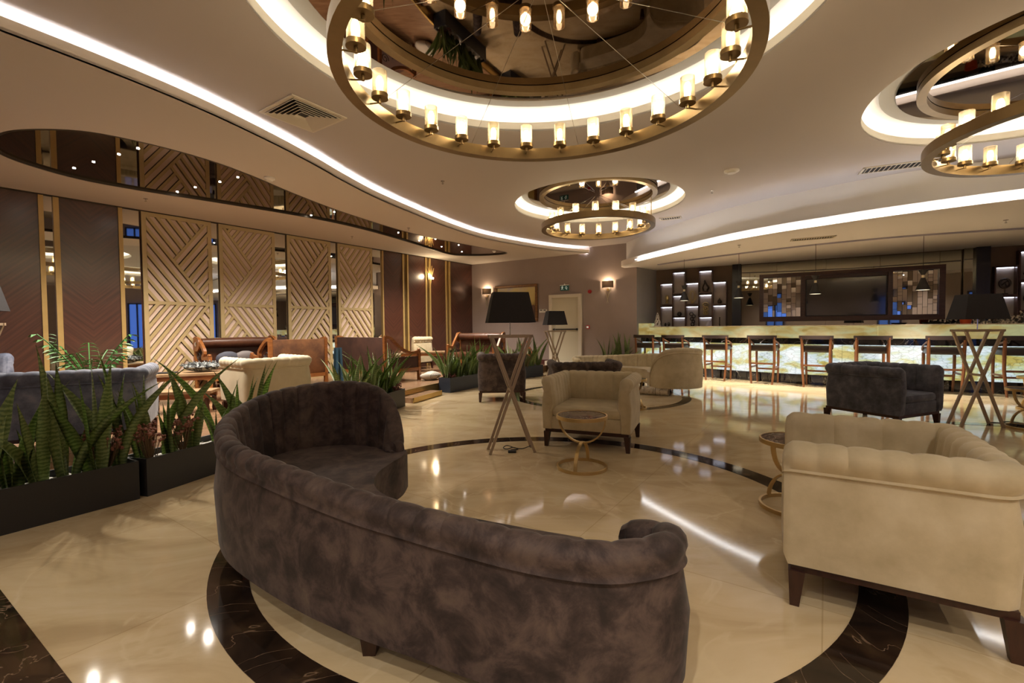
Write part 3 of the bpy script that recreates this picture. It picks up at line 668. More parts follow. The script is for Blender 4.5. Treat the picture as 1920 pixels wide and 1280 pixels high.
# picture
th = thing('framed_painting', 'framed landscape painting behind the nearest black lamp shade', 'picture'); onback(th, 1.68, 1.99, .0)
bm = B()
for x0, x1, a, b in ((-.75, .75, .47, .55), (-.75, .75, -.55, -.47), (-.75, -.67, -.47, .47), (.67, .75, -.47, .47)): box(bm, x0, x1, -.05, 0, a, b, bev=.012)
obj('frame', bm, noise_mat('ornate_bronze_frame', [(.3, (.10, .04, .012)), (.7, (.22, .10, .03))], 20, .4, metal=.3), th)
def paint_mat():
    m, n, b = nt('landscape_painting'); N = n.nodes; L = n.links
    tc = N.new('ShaderNodeTexCoord'); sx = N.new('ShaderNodeSeparateXYZ'); L.new(tc.outputs['Object'], sx.inputs[0])
    no = N.new('ShaderNodeTexNoise'); no.inputs['Scale'].default_value = 3.5; no.inputs['Detail'].default_value = 6; L.new(tc.outputs['Object'], no.inputs['Vector'])
    m1 = N.new('ShaderNodeMath'); m1.operation = 'MULTIPLY_ADD'; m1.inputs[1].default_value = .5; L.new(no.outputs['Fac'], m1.inputs[0]); L.new(sx.outputs['Z'], m1.inputs[2])
    cr = N.new('ShaderNodeValToRGB'); e = cr.color_ramp.elements
    for i in range(4): e.new(.5)
    for i, (p, c) in enumerate([(0, (.06, .03, .015)), (.12, (.09, .035, .02)), (.16, (.35, .24, .06)), (.35, (.55, .42, .14)), (.6, (.60, .48, .20)), (.8, (.38, .33, .40))]): e[i].position = p; e[i].color = (*c, 1)
    L.new(m1.outputs[0], cr.inputs[0]); L.new(cr.outputs[0], b.inputs['Base Color']); b.inputs['Roughness'].default_value = .4; return m
bm = B(); box(bm, -.67, .67, -.02, 0, -.47, .47); obj('canvas', bm, paint_mat(), th)
# door in the back wall
bm = B(); box(bm, 0, 1.0, -.04, .0, PZ+.12, 2.12); dr = struct('door_1', bm, M_door); onback(dr, 2.83, 0, .0)
bm = B()
for x0, x1, a, b in ((-.0, .09, PZ+.12, 2.18), (.91, 1.0, PZ+.12, 2.18), (.09, .91, 2.09, 2.18)): box(bm, x0, x1, -.10, -.0, a, b)
obj('door_frame', bm, M_frame, dr)
bm = B(); box(bm, .12, .90, -.085, -.055, 1.17, 1.205); box(bm, .14, .18, -.085, -.04, 1.16, 1.215); box(bm, .84, .88, -.085, -.04, 1.16, 1.215); obj('panic_bar', bm, M_blackm, dr)
bm = B(); box(bm, 0, 2.83, -.02, 0, PZ, PZ+.13); box(bm, 3.83, 5.34, -.02, 0, 0, .13); o = struct('baseboard_back', bm, noise_mat('red_brown_skirting', [(.3, (.06, .015, .012)), (.7, (.09, .025, .02))], 4, .4)); onback(o, 0)
# exit sign
th = thing('exit_sign', 'small green running-man exit sign above the door', 'sign'); onback(th, 3.30, 2.38, .0)
bm = B(); box(bm, -.13, .13, -.04, 0, -.09, .055, bev=.004); obj('sign_plate', bm, mat('exit_green', (.010, .05, .035), .4, emit=(.02, .12, .09), es=.05), th)
bm = B(); box(bm, -.14, .14, -.05, 0, .055, .075, bev=.004); cyl(bm, (0, -.02, .075), (0, -.02, .11), .02, n=10); obj('housing', bm, mat('white_plastic', (.72, .68, .62), .4), th)
XZ = Matrix(((1, 0, 0, 0), (0, 0, -1, 0), (0, 1, 0, 0), (0, 0, 0, 1)))
bm = B()
for poly in ([(-.10, -.06), (-.085, -.06), (-.065, -.02), (-.075, -.01)], [(-.05, -.06), (-.035, -.065), (-.055, -.015), (-.07, -.01)], [(-.08, -.02), (-.055, -.02), (-.05, .02), (-.07, .025)], [(-.07, .02), (-.05, .02), (-.03, .0), (-.036, -.008)], [(-.07, .02), (-.078, .028), (-.105, .005), (-.098, -.003)]): prism(bm, poly, .040, .043, XZ)
cyl(bm, (-.055, -.043, .036), (-.055, -.040, .036), .011, n=10)
for poly in ([(.02, -.01), (.03, .0), (.075, -.045), (.065, -.055)], [(.055, -.06), (.085, -.06), (.085, -.028), (.075, -.028), (.075, -.05), (.055, -.05)], [(.03, .02), (.05, .03), (.09, .0), (.09, -.018)]): prism(bm, poly, .040, .043, XZ)
obj('pictogram', bm, mat('sign_white', (.8, .85, .8), .4, emit=(.7, .9, .8), es=.12), th)
bm = B(); cyl(bm, (0, 0, 0), (0, -.05, 0), .055, .045, n=20); o = obj('fire_sounder', bm, mat('alarm_red', (.35, .012, .012), .4), None, True); tag(onback(o, 4.055, 2.226), 'round red fire alarm sounder right of the door', 'alarm')
th = thing('fire_call_point', 'square red fire call point below the sounder', 'alarm'); onback(th, 4.0, 1.245)
bm = B(); box(bm, -.05, .05, -.045, 0, -.05, .05, bev=.006); obj('housing', bm, mat('call_red', (.50, .06, .06), .4), th)
bm = B(); box(bm, -.028, .028, -.049, -.044, -.025, .025); obj('window', bm, mat('sign_white', (.8, .85, .8), .4), th)
th = thing('switch_panel', 'white switch panel with two dark keys left of the door', 'switch'); onback(th, 2.60, 1.73)
bm = B(); box(bm, -.13, .13, -.015, 0, -.05, .05, bev=.003); obj('plate', bm, MC['white_plastic'], th)
for x in (-.065, .055): bm = B(); box(bm, x-.035, x+.035, -.02, -.012, .01, .035); obj('key', bm, M_blackm, th)
# ---------------------------------------------------------------- bar
BP = smoothpath([(3.36, 12.28), (4.06, 11.80), (4.777, 11.149), (5.659, 10.121), (6.6, 9.32), (7.878, 8.508), (8.715, 8.06), (10.0, 7.5), (11.75, 6.95)], 6)
bar = thing('bar_counter', 'long curved bar of glowing onyx and black marble', 'bar')
bm = B(); ribbon(bm, BP, -.55, .0, .0, .205); obj('plinth', bm, M_blackmarble, bar)
bm = B(); ribbon(bm, BP, -.55, -.03, .205, .97); obj('body', bm, M_blackmarble, bar)
pts, L_ = resample(BP, .05)
npan = int(L_/1.05); 
for i in range(npan):
    a = int(i*len(pts)/npan); b = int((i+1)*len(pts)/npan); sg = pts[a:min(b+1, len(pts))]
    if len(sg) < 3: continue
    sg = [sg[0]]+sg[1:-1]+[tuple(sg[-1][j]*.92+sg[-2][j]*.08 for j in range(2))]
    bm = B(); ribbon(bm, sg, -.029, -.004, .207, .84); obj('onyx_panel', bm, M_onyx, bar)
bm = B(); ribbon(bm, BP, -.03, .015, .845, .972); obj('black_band', bm, M_blackmarble, bar)
npan = int(L_/1.6)
for i in range(npan):
    a = int(i*len(pts)/npan); b = int((i+1)*len(pts)/npan); sg = pts[a:min(b+1, len(pts))]
    sg = [sg[0]]+sg[1:-1]+[tuple(sg[-1][j]*.92+sg[-2][j]*.08 for j in range(2))]
    bm = B(); ribbon(bm, sg, -.10, .12, .974, 1.225); obj('counter_front', bm, M_onyxtop, bar)
bm = B(); ribbon(bm, BP, -.62, .13, 1.226, 1.245); obj('counter_top', bm, mat('cream_stone', (.62, .55, .40), .15), bar)
bm = B(); ribbon(bm, BP[:4], -.3, .14, 1.0, 1.33); obj('end_block', bm, M_onyxtop, bar)
# stools
def stool():
    t = thing('bar_stool', 'x', 'stool', group='bar stools along the bar')
    for sx in (-1, 1):
        bm = B(); tube(bm, [(sx*.20, -.24, 0), (sx*.235, -.22, .45), (sx*.235, -.22, .76), (sx*.24, -.255, 1.0)], [.019, .026, .028, .024], 8); obj('leg', bm, M_stoolwood, t, True)
        bm = B(); tube(bm, [(sx*.20, .21, 0), (sx*.215, .19, .45), (sx*.215, .19, .72)], [.018, .024, .026], 8); obj('leg', bm, M_stoolwood, t, True)
        bm = B(); tube(bm, smoothpath([(sx*.245, -.235, .93), (sx*.25, -.10, .90), (sx*.25, .08, .84), (sx*.235, .17, .76)], 4), .017, 6); obj('armrest', bm, M_stoolwood, t, True)
        bm = B(); box(bm, sx*.22-.011, sx*.22+.011, -.20, .18, .34, .375); obj('stretcher', bm, M_stoolwood, t)
    for y, z in ((-.215, .42), (.19, .28)):
        bm = B(); box(bm, -.22, .22, y-.013, y+.013, z, z+.035); obj('stretcher', bm, M_stoolwood, t)
    bm = B(); box(bm, -.235, .235, -.22, .20, .70, .83, bev=.03); obj('seat', bm, M_leather, t, True)
    bm = B(); pr = smoothpath([(-.28, -.23, 1.0), (-.14, -.27, 1.0), (.14, -.27, 1.0), (.28, -.23, 1.0)], 4); tube(bm, pr, 0, up=(0, 0, 1), flat=(.055, .075)); obj('backrest', bm, M_leather, t, True)
    return t
SP = smoothpath([(3.05, 11.95), (4.0, 11.0), (4.782, 10.292), (5.487, 9.612), (6.5, 8.78), (7.888, 7.95), (8.5, 7.62), (9.8, 7.05)], 10)
s0 = stool(); first = True
names = ['leftmost brown bar stool, beside the mauve wall corner', 'second bar stool from the left', 'third bar stool from the left, beside the end of the cream sofa', 'fourth bar stool from the left', 'fifth bar stool from the left, just left of the charcoal armchair', 'sixth bar stool from the left, behind the charcoal armchair', 'seventh bar stool from the left, seen through the right-hand lamp frame', 'bar stool at the right edge of the photo']
SN = normals2(SP)
for az, lb in zip((.287, .357, .443, .544, .658, .786, .948, 1.11), names):
    j = min(range(len(SP)), key=lambda i: abs(SP[i][0]/SP[i][1]-az)); n = SN[j]
    p = (SP[j][0]-n[0]*.20, SP[j][1]-n[1]*.20); rz = atan2(n[0], -n[1])
    o = s0 if first else copytree(s0, (0, 0, 0), 0); first = False
    o.location = (p[0], p[1], 0); o.rotation_euler = (0, 0, rz); o['label'] = lb; o['group'] = 'bar stools along the bar'
# back bar: mirror wall, frame with television, columns, niches
def onbar(o, t, z=0, off=0):
    p = WR(t, off); o.location = (p[0], p[1], z); o.rotation_euler = (0, 0, atan2(rdir.y, rdir.x)); return o
def bbox(t0, t1, y0, y1, z0, z1, name, m, label=None, cat=None, parent=None):
    bm = B(); box(bm, 0, t1-t0, -y1, -y0, z0, z1); o = obj(name, bm, m)
    if parent is not None: o.parent = parent; o.location = (t0, 0, 0)
    else:
        onbar(o, t0)
        if label: tag(o, label, cat)
    return o
mw = thing('mirror_wall', 'smoked mirror wall behind the bar', 'mirror'); onbar(mw, 0)
for a, b in ((2.13, 2.9), (2.905, 3.9), (3.905, 4.9), (4.905, 5.9), (5.905, 6.25)):
    bm = B(); box(bm, a, b, -.03, 0, 0, 2.78); obj('mirror_panel', bm, M_gmirror, mw)
bbox(1.92, 2.12, 0, .14, 0, 2.8, 'black_column', M_black, 'black column left of the mirrored back bar', 'column')
bbox(6.26, 6.42, 0, .12, 0, 2.8, 'mirror_column', M_gmirror, 'smoked mirror column right of the back bar', 'column')
bbox(6.42, 6.63, 0, .22, 0, 2.8, 'black_column', M_black, 'black column beside the right-hand niches', 'column')
fr = thing('screen_frame', 'wide brown wooden frame around television and mosaics', 'frame'); onbar(fr, 2.53)
W_ = 3.45; z0, z1 = 1.34, 2.50
for (a, b, c, d_) in ((0, W_, z1-.09, z1), (0, W_, z0, z0+.11), (0, .09, z0+.11, z1-.09), (.87, .95, z0+.11, z1-.09), (2.50, 2.585, z0+.11, z1-.09), (W_-.10, W_, z0+.11, z1-.09)):
    bm = B(); box(bm, a, b, -.14, -.03, c, d_); obj('frame_board', bm, M_darkwood, fr)
bm = B(); box(bm, .95, 2.5, -.09, -.03, z0+.11, z1-.09); obj('back_board', bm, M_darkwood, fr)
tv = thing('television', 'large black television in the brown frame over the bar', 'television'); onbar(tv, 3.50, 0, .09)
bm = B(); box(bm, 0, 1.51, -.05, 0, 1.45, 2.33, bev=.008); obj('housing', bm, M_black, tv)
bm = B(); box(bm, .02, 1.49, -.052, -.05, 1.475, 2.315); obj('screen', bm, mat('dark_screen', (.010, .010, .012), .12, spec=.8, coat=1), tv)
random.seed(11)
def mosaic(t0, wd, n, label):
    th = thing('mirror_mosaic', label, 'mirror'); onbar(th, t0, 0, .05)
    bm = B(); box(bm, 0, wd, 0, .01, z0+.11, z1-.09); obj('backing', bm, M_black, th)
    cw = wd/n
    for i in range(n):
        z = z0+.115
        while z < z1-.1:
            h = random.choice((.16, .22, .34, .12, .08)); h = min(h, z1-.093-z)
            if h > .02:
                bm = B(); box(bm, -cw/2+.003, cw/2-.003, -.012, 0, -h/2+.003, h/2-.003)
                o = obj('mirror_tile', bm, M_mirror if random.random() < .6 else M_gmirror, th); o.location = (cw*(i+.5), 0, z+h/2); o.rotation_euler = (random.uniform(-.014, .014), 0, random.uniform(-.014, .014))
            z += h
mosaic(2.62, .78, 8, 'left mirror mosaic of small upright tiles in the brown frame'); mosaic(5.12, .76, 9, 'right mirror mosaic reflecting blue window light')
# counter under the back bar
bm = B(); box(bm, 0, 4.3, -.45, -.0, 0, .95); o = obj('back_counter', bm, M_darkwood); onbar(o, 2.1, 0, .14); tag(o, 'dark counter below the mirrored back bar', 'counter')
niches = [(0.163, 0.44, 2.376, 1.866), (0.164, 0.441, 1.758, 1.239), (0.488, 0.765, 2.684, 2.142), (0.489, 0.767, 2.058, 1.514), (0.490, 0.768, 1.457, 0.947), (0.819, 1.103, 2.369, 1.843), (0.821, 1.105, 1.753, 1.233), (1.14, 1.43, 2.676, 2.14), (1.142, 1.432, 2.068, 1.5), (1.144, 1.434, 1.445, 0.949), (1.48, 1.763, 2.374, 1.821), (1.483, 1.765, 1.761, 1.227), (6.759, 7.0, 2.366, 1.824), (6.769, 7.009, 1.753, 1.243), (7.091, 7.36, 2.661, 2.102), (7.102, 7.371, 2.043, 1.513), (7.112, 7.382, 1.424, 0.88)]
pos = ['upper box of the first column', 'lower box of the first column', 'top box of the second column', 'middle box of the second column', 'bottom box of the second column', 'upper box of the third column', 'lower box of the third column', 'top box of the fourth column', 'middle box of the fourth column', 'bottom box of the fourth column', 'upper box of the fifth column', 'lower box of the fifth column', 'upper box beside the black column', 'lower box beside the black column', 'top box at the right edge', 'middle box at the right edge', 'bottom box at the right edge']
M_nled = mat('niche_led', (1, 1, 1), .5, emit=(.80, .84, 1), es=5)
M_nback = noise_mat('taupe_niche_back', [(.3, (.34, .29, .26)), (.7, (.40, .34, .30))], 6, .6)
M_orn1 = mat('dark_bronze', (.05, .04, .035), .35, .6); M_orn2 = mat('aged_gold', (.42, .33, .16), .4, .6)
proto = None
for i, (a, b, zt, zb) in enumerate(niches):
    side = 'left' if i < 12 else 'right'
    if proto is None:
        t = thing('display_niche', 'x', 'shelf', group='lit display niches')
        w2, h2, dp = .1475, .272, .16
        bm = B(); box(bm, -w2-.022, w2+.022, -dp, 0, h2, h2+.03); box(bm, -w2-.022, w2+.022, -dp, 0, -h2-.03, -h2); box(bm, -w2-.022, -w2, -dp, 0, -h2, h2); box(bm, w2, w2+.022, -dp, 0, -h2, h2); obj('frame', bm, M_darkwood, t)
        bm = B(); box(bm, -w2, w2, -.01, 0, -h2, h2); obj('back_panel', bm, M_nback, t)
        bm = B(); box(bm, -w2+.01, w2-.01, -.045, -.035, h2-.012, h2-.004); obj('light_strip', bm, M_nled, t); proto = t
    else: t = copytree(proto, (0, 0, 0), 0)
    onbar(t, (a+b)/2, (zt+zb)/2, .0); t['label'] = 'lit niche, %s, %s of the bar' % (pos[i], side); t['group'] = 'lit display niches'
    o = None; base = zb+.005; m = M_orn1; bm = B()
    if i == 0: ell(bm, (0, 0, .15), (.055, .03, .085)); cyl(bm, (0, 0, 0), (0, 0, .07), .05, .02); m = M_orn2; nm, lb = 'egg_ornament', 'pale gold egg-shaped ornament on a foot'
    elif i == 1: ell(bm, (-.04, 0, .05), (.03, .03, .05)); ell(bm, (.05, 0, .06), (.03, .03, .06)); nm, lb = 'pear_pair', 'pair of small dark pear ornaments'
    elif i == 3: lathe(bm, [(.02, 0), (.05, .02), (.06, .06), (.045, .10), (.012, .12)], 14); nm, lb = 'round_vase', 'small round dark bronze vase'
    elif i == 5:
        tube(bm, [(.05*cos(a_), 0, .2+.13*sin(a_)) for a_ in [j*2*pi/18 for j in range(18)]], .012, 6, closed=True); tube(bm, [(.09*cos(a_), .02, .2+.17*sin(a_)) for a_ in [j*2*pi/18 for j in range(18)]], .007, 6, closed=True); cyl(bm, (0, 0, 0), (0, 0, .07), .05, .02); m = M_orn2; nm, lb = 'oval_sculpture', 'gold oval loop sculpture on a foot'
    elif i == 6:
        for s_, z_, r_ in ((-.03, .33, .045), (.03, .27, .04), (-.02, .2, .04), (.02, .13, .035), (.0, .06, .04)): tube(bm, [(s_+r_*cos(a_), 0, z_+r_*sin(a_)) for a_ in [j*2*pi/12 for j in range(12)]], .012, 6, closed=True)
        cyl(bm, (0, 0, 0), (0, 0, .03), .05); nm, lb = 'figure_sculpture', 'dark twisted loop figure sculpture'
    elif i == 7: cyl(bm, (0, 0, 0), (0, 0, .02), .07); tube(bm, smoothpath([(-.05, 0, .02), (-.07, 0, .12), (-.02, 0, .24), (.03, 0, .17), (.07, 0, .10), (.03, 0, .03)], 4), .024, 6); ell(bm, (-.02, 0, .26), (.03, .02, .05)); nm, lb = 'bird_sculpture', 'black bronze bird-like sculpture'
    elif i == 8:
        for z_, r_ in ((.30, .07), (.19, .06), (.08, .055)): tube(bm, [(r_*cos(a_), 0, z_+r_*.8*sin(a_)) for a_ in [j*2*pi/14 for j in range(14)]], .016, 6, closed=True); ell(bm, (0, 0, z_), (.03, .02, .03))
        m = M_orn2; nm, lb = 'stacked_ring_sculpture', 'gold sculpture of three stacked rings'
    elif i == 10: lathe(bm, [(.03, 0), (.055, .03), (.05, .07), (.02, .11), (.006, .14)], 14); nm, lb = 'onion_vase', 'small dark onion-shaped vase'
    elif i == 11: lathe(bm, [(.03, 0), (.02, .01), (.012, .1), (.014, .22), (.02, .24)], 10); nm, lb = 'slim_bottle', 'slim dark bottle ornament'
    elif i in (12, 15): tube(bm, [(.075*cos(a_), 0, .22+.09*sin(a_)) for a_ in [j*2*pi/16 for j in range(16)]], .02, 6, closed=True); tube(bm, [(-.06, 0, .17), (0, 0, .24), (.06, 0, .27)], .012, 6); tube(bm, [(0, 0, .24), (.02, 0, .15)], .012, 6); cyl(bm, (0, 0, .02), (0, 0, .13), .008); cyl(bm, (0, 0, 0), (0, 0, .02), .05); nm, lb = 'wheel_sculpture', 'dark wheel sculpture in the %s' % pos[i]
    elif i == 14: ell(bm, (0, 0, .12), (.09, .05, .05)); cyl(bm, (0, 0, 0), (0, 0, .08), .05, .02); nm, lb = 'bowl_ornament', 'dark bowl ornament in the top niche at the right edge'
    else: bm.free(); continue
    o = obj(nm, bm, m, None, True); onbar(o, (a+b)/2, base, .085); tag(o, lb, 'ornament')
# pendant lamps
def pendant():
    t = thing('pendant_lamp', 'x', 'lamp', group='black pendant lamps over the bar')
    bm = B(); lathe(bm, [(.105, 0), (.10, .015), (.035, .20), (.03, .215), (.026, .215), (.098, .008), (.105, 0)], 24); obj('shade', bm, M_blackm, t, True)
    bm = B(); cyl(bm, (0, 0, .212), (0, 0, .265), .024, n=14); obj('neck', bm, mat('neck_brass', (.7, .6, .4), .3, .6), t, True)
    bm = B(); lathe(bm, [(.024, .262), (.065, .345), (.065, .352), (.0, .352)], 20); obj('cap', bm, M_blackm, t, True)
    bm = B(); cyl(bm, (0, 0, .35), (0, 0, .96), .004, n=6); obj('cord', bm, M_blackm, t)
    bm = B(); cyl(bm, (0, 0, .004), (0, 0, .01), .095, n=20); obj('diffuser', bm, mat('pendant_diffuser', (.6, .5, .35), .5, emit=(1, .85, .6), es=1.2), t)
    l = bpy.data.lights.new('pendant_beam', 'SPOT'); l.energy = 190; l.color = (1, .90, .76); l.spot_size = radians(100); l.spot_blend = .7; l.shadow_soft_size = .05; q_ = link(bpy.data.objects.new('pendant_beam', l), t); q_.location = (0, 0, -.01)
    return t
p0 = pendant(); first = True
for x, y, l in ((4.024, 10.72, 'black double-cone pendant lamp in front of the left niches'), (4.87, 9.86, 'black double-cone pendant lamp in front of the left black column'), (5.84, 8.84, 'black double-cone pendant lamp in front of the television'), (7.20, 8.05, 'black double-cone pendant lamp in front of the right mosaic')):
    o = p0 if first else copytree(p0, (0, 0, 0), 0); first = False
    o.location = (x, y, 1.84); o['label'] = l; o['group'] = 'black pendant lamps over the bar'
# things on the counter
def counter_at(az, off=-.3):
    P = offset(BP, off); j = min(range(len(P)), key=lambda i: abs(P[i][0]/P[i][1]-az)); return P[j]
p = counter_at(.312, -.02); bm = B()
for s_ in range(4):
    pts_ = []; rr = []
    for j in range(14):
        f = j/13; a_ = s_*pi/2+f*4.2; r_ = .065*(1-f)**.7+.004; pts_.append((r_*cos(a_), r_*sin(a_), .02+f*.34)); rr.append(.022*(1-f)+.004)
    tube(bm, pts_, rr, 6)
cyl(bm, (0, 0, 0), (0, 0, .02), .09, n=16)
o = obj('spiral_ornament', bm, mat('cream_ceramic', (.68, .62, .55), .3), None, True); o.location = (p[0], p[1], 1.246); tag(o, 'white spiral cone ornament on the left end of the bar', 'ornament')
p = counter_at(.405, -.1); bm = B(); prism(bm, [(-.05, 0), (.05, 0), (.045, .13), (.0, .13)], -.06, .06, XZ); o = obj('menu_stand', bm, mat('grey_card', (.35, .33, .40), .4)); o.location = (p[0]+.2, p[1]-.3, 1.246); tag(o, 'small grey menu stand on the bar before the left black column', 'menu stand')
p = counter_at(.99, -.3); bm = B(); lathe(bm, [(.001, 0), (.075, 0), (.085, .07), (.09, .12), (.082, .12), (.07, .02)], 20); o = obj('orange_pot', bm, mat('orange_red_glaze', (.52, .07, .012), .35), None, True); o.location = (p[0], p[1], 1.246); tag(o, 'orange red pot on the bar behind the right-hand lamp', 'pot')
p = counter_at(1.055, -.3); bm = B(); random.seed(3)
for i in range(15):
    x = -.33+i*.045; z = .05+.03*sin(i*.9)+(max(0, x-.12)*.55); pts_ = [(x, 0, .0), (x+random.uniform(-.03, .03), random.uniform(-.04, .04), z), (x+random.uniform(-.05, .05), random.uniform(-.05, .05), z+.07)]
    tube(bm, pts_, [.018, .02, .012], 6)
    ell(bm, (x, random.uniform(-.02, .02), z*.7), (.032, .03, .024), 8, 6)
o = obj('coral_sculpture', bm, noise_mat('white_black_coral', [(.45, (.04, .035, .03)), (.52, (.62, .57, .48))], 18, .5), None, True); o.location = (p[0], p[1], 1.246); o.rotation_euler = (0, 0, -.5); tag(o, 'knobbly white coral sculpture behind the right-hand lamp', 'ornament')
p = counter_at(.90, -.3); bm = B(); lathe(bm, [(.001, .01), (.12, .01), (.16, .035), (.165, .035), (.125, 0), (.001, 0)], 24); o = obj('serving_tray', bm, M_blackm, None, True); o.location = (p[0], p[1], 1.246); tag(o, 'dark round tray on the bar left of the orange pot', 'tray')

# ---------------------------------------------------------------- upholstered shells
def shell_sofa(bm, P, hs, zseat, zbase, thick, roll, chan, depthmod=.012, dense=.0125, rollmod=.45, bulge=.012):
    """back+arms swept along P (inner side to the right of travel); hs height per point"""
    Q, L = resample([(p[0], p[1], h) for p, h in zip(P, hs)], dense)
    N = normals2(Q); n = len(Q); nch = max(1, round(L/chan)); rings = []
    for i, (x, y, h) in enumerate(Q):
        s = i/(n-1)*nch; ph = abs(sin(pi*s)); cm = depthmod*(ph**.33-1)    # 0 at crest, -depth in seams
        rc = roll
        zc = h-rc
        sec = []
        sec.append((-thick/2, zbase)); sec.append((thick/2-.01, zbase)); sec.append((thick/2, zseat-.05))
        ti = roll*1.08-.008; tb = max(ti, thick/2)+.025
        sec.append((tb+cm, zseat+.02)); sec.append(((ti+tb)/2+cm+.004, (zseat+zc)/2)); sec.append((ti+cm+.002, zc-.03))
        for k2 in range(9):
            a = -.1+(pi+.65)*k2/8
            cr2 = cm*(1 if a < .6 else rollmod); sec.append(((rc+cr2)*cos(a)*1.08-.008, zc+(rc+cr2)*sin(a)))
        sec.append((-thick/2-.001, zc-rc*.86)); sec.append((-thick/2-.006, zc-rc*1.02)); sec.append((-thick/2+.010, zc-rc*1.16)); sec.append((-thick/2-bulge, (zc+zbase)/2))
        rings.append([bm.verts.new((x+N[i][0]*u, y+N[i][1]*u, z)) for u, z in sec])
    m = len(rings[0])
    for A, Q2 in zip(rings, rings[1:]):
        for j in range(m): bm.faces.new((A[j], A[(j+1) % m], Q2[(j+1) % m], Q2[j]))
    for R_, sgn in ((rings[0], -1), (rings[-1], 1)):
        c = Vector((0, 0, 0))
        for v in R_: c += v.co
        c /= m; i0 = 0 if sgn < 0 else n-1
        tx = Q[1][0]-Q[0][0] if sgn < 0 else Q[-1][0]-Q[-2][0]; ty = Q[1][1]-Q[0][1] if sgn < 0 else Q[-1][1]-Q[-2][1]; l = hypot(tx, ty); tv_ = Vector((tx/l, ty/l, 0))*sgn
        prev = R_
        for sc_, dd_ in ((.88, .018), (.6, .026)):
            nr = [bm.verts.new(v.co*sc_+c*(1-sc_)+tv_*dd_) for v in R_]
            for j in range(m): bm.faces.new((prev[j], prev[(j+1) % m], nr[(j+1) % m], nr[j]))
            prev = nr
        bm.faces.new(prev)
    return bm
def tapered_leg(bm, x, y, z1, r1=.032, r0_=.018, dx=0, dy=0, sq=True):
    a = [(-r0_+dx, -r0_+dy), (r0_+dx, -r0_+dy), (r0_+dx, r0_+dy), (-r0_+dx, r0_+dy)]; b = [(-r1, -r1), (r1, -r1), (r1, r1), (-r1, r1)]
    A = [bm.verts.new((x+u, y+v, 0)) for u, v in a]; Q = [bm.verts.new((x+u, y+v, z1)) for u, v in b]
    bm.faces.new(A[::-1]); bm.faces.new(Q)
    for i in range(4): bm.faces.new((A[i], A[(i+1) % 4], Q[(i+1) % 4], Q[i]))
def armchair(label, m, loc, rz, W=.88, D=.72, H=.76, cat='armchair', z=0, group=None):
    t = thing('channel_sofa' if W > 1.3 else 'channel_armchair', label, 'sofa' if W > 1.3 else cat, (loc[0], loc[1], z), rz, group)
    zb = .19; zs = .42; th = .10; c = th/2; rr = .05
    x = W/2-c; y0 = -D/2; y1 = D/2-c
    P = [(x, y0), (x, y1-rr)]+[(x-rr+rr*cos(a), y1-rr+rr*sin(a)) for a in (pi/6, pi/3)]+[(x-rr, y1)]
    P = P+[(-px, py) for px, py in P[::-1]]
    # travel right arm front -> back -> left: inner side is on the left, so reverse
    P = P[::-1]
    bm = B(); shell_sofa(bm, P, [H]*len(P), zs, zb, th, .064, .105, depthmod=.016, rollmod=.85)
    obj('backrest', bm, m, t, True)
    bm = B(); box(bm, -W/2+th-.01, W/2-th+.01, -D/2+.0, D/2-th+.01, zb+.13, zs, bev=.035); obj('seat_cushion', bm, m, t, True)
    bm = B(); box(bm, -W/2+th-.01, W/2-th+.01, -D/2+.005, D/2-th+.01, zb, zb+.135, bev=.008); obj('seat_base', bm, m, t, True)
    bm = B(); box(bm, -W/2+.02, W/2-.02, -D/2+.01, D/2-.02, zb-.035, zb); obj('base_frame', bm, M_legwood, t)
    for sx in (-1, 1):
        for sy in (-1, 1):
            bm = B(); tapered_leg(bm, sx*(W/2-.036), sy*(D/2-.034), zb-.03, dx=sx*.008, dy=sy*.008); obj('leg', bm, M_legwood, t)
    return t
armchair('cream channelled armchair behind the central round table', M_cream, (.886, 4.99), radians(-22.6), .90, .78, .74)
armchair('large cream channelled armchair at the right, seen from behind', M_cream, (1.769, 2.19), radians(-121.6), .88, .75, .735)
armchair('charcoal grey armchair between the lamp at right and the bar', M_grey, (4.66, 5.79), radians(22.4), .86, .86, .75)
armchair('purple armchair with its back to the camera, left of the first lamp', M_purple, (-.19, 8.03), radians(183), .80, .70, .82)
armchair('purple roll-armed seat half hidden behind the cream armchair', M_purple, (1.10, 7.05), radians(182), 1.02, .70, .74)
armchair('cream armchair on the platform, behind the snake plants', M_creampale, (-3.20, 5.98), radians(232), .82, .78, .74, z=PZ)
armchair('cream armchair far back by the dark wood wall', M_cream, (-2.75, 12.4), radians(-30), .98, .75, .86, z=PZ)
armchair('slate blue sofa seen from behind at the left edge', M_blue, (-4.40, 4.05), radians(211), 1.9, .80, .75, z=PZ)
armchair('slate blue armchair at the far left, beside the dark panel', M_blue, (-7.15, 5.75), radians(100), .9, .8, .80, z=PZ)
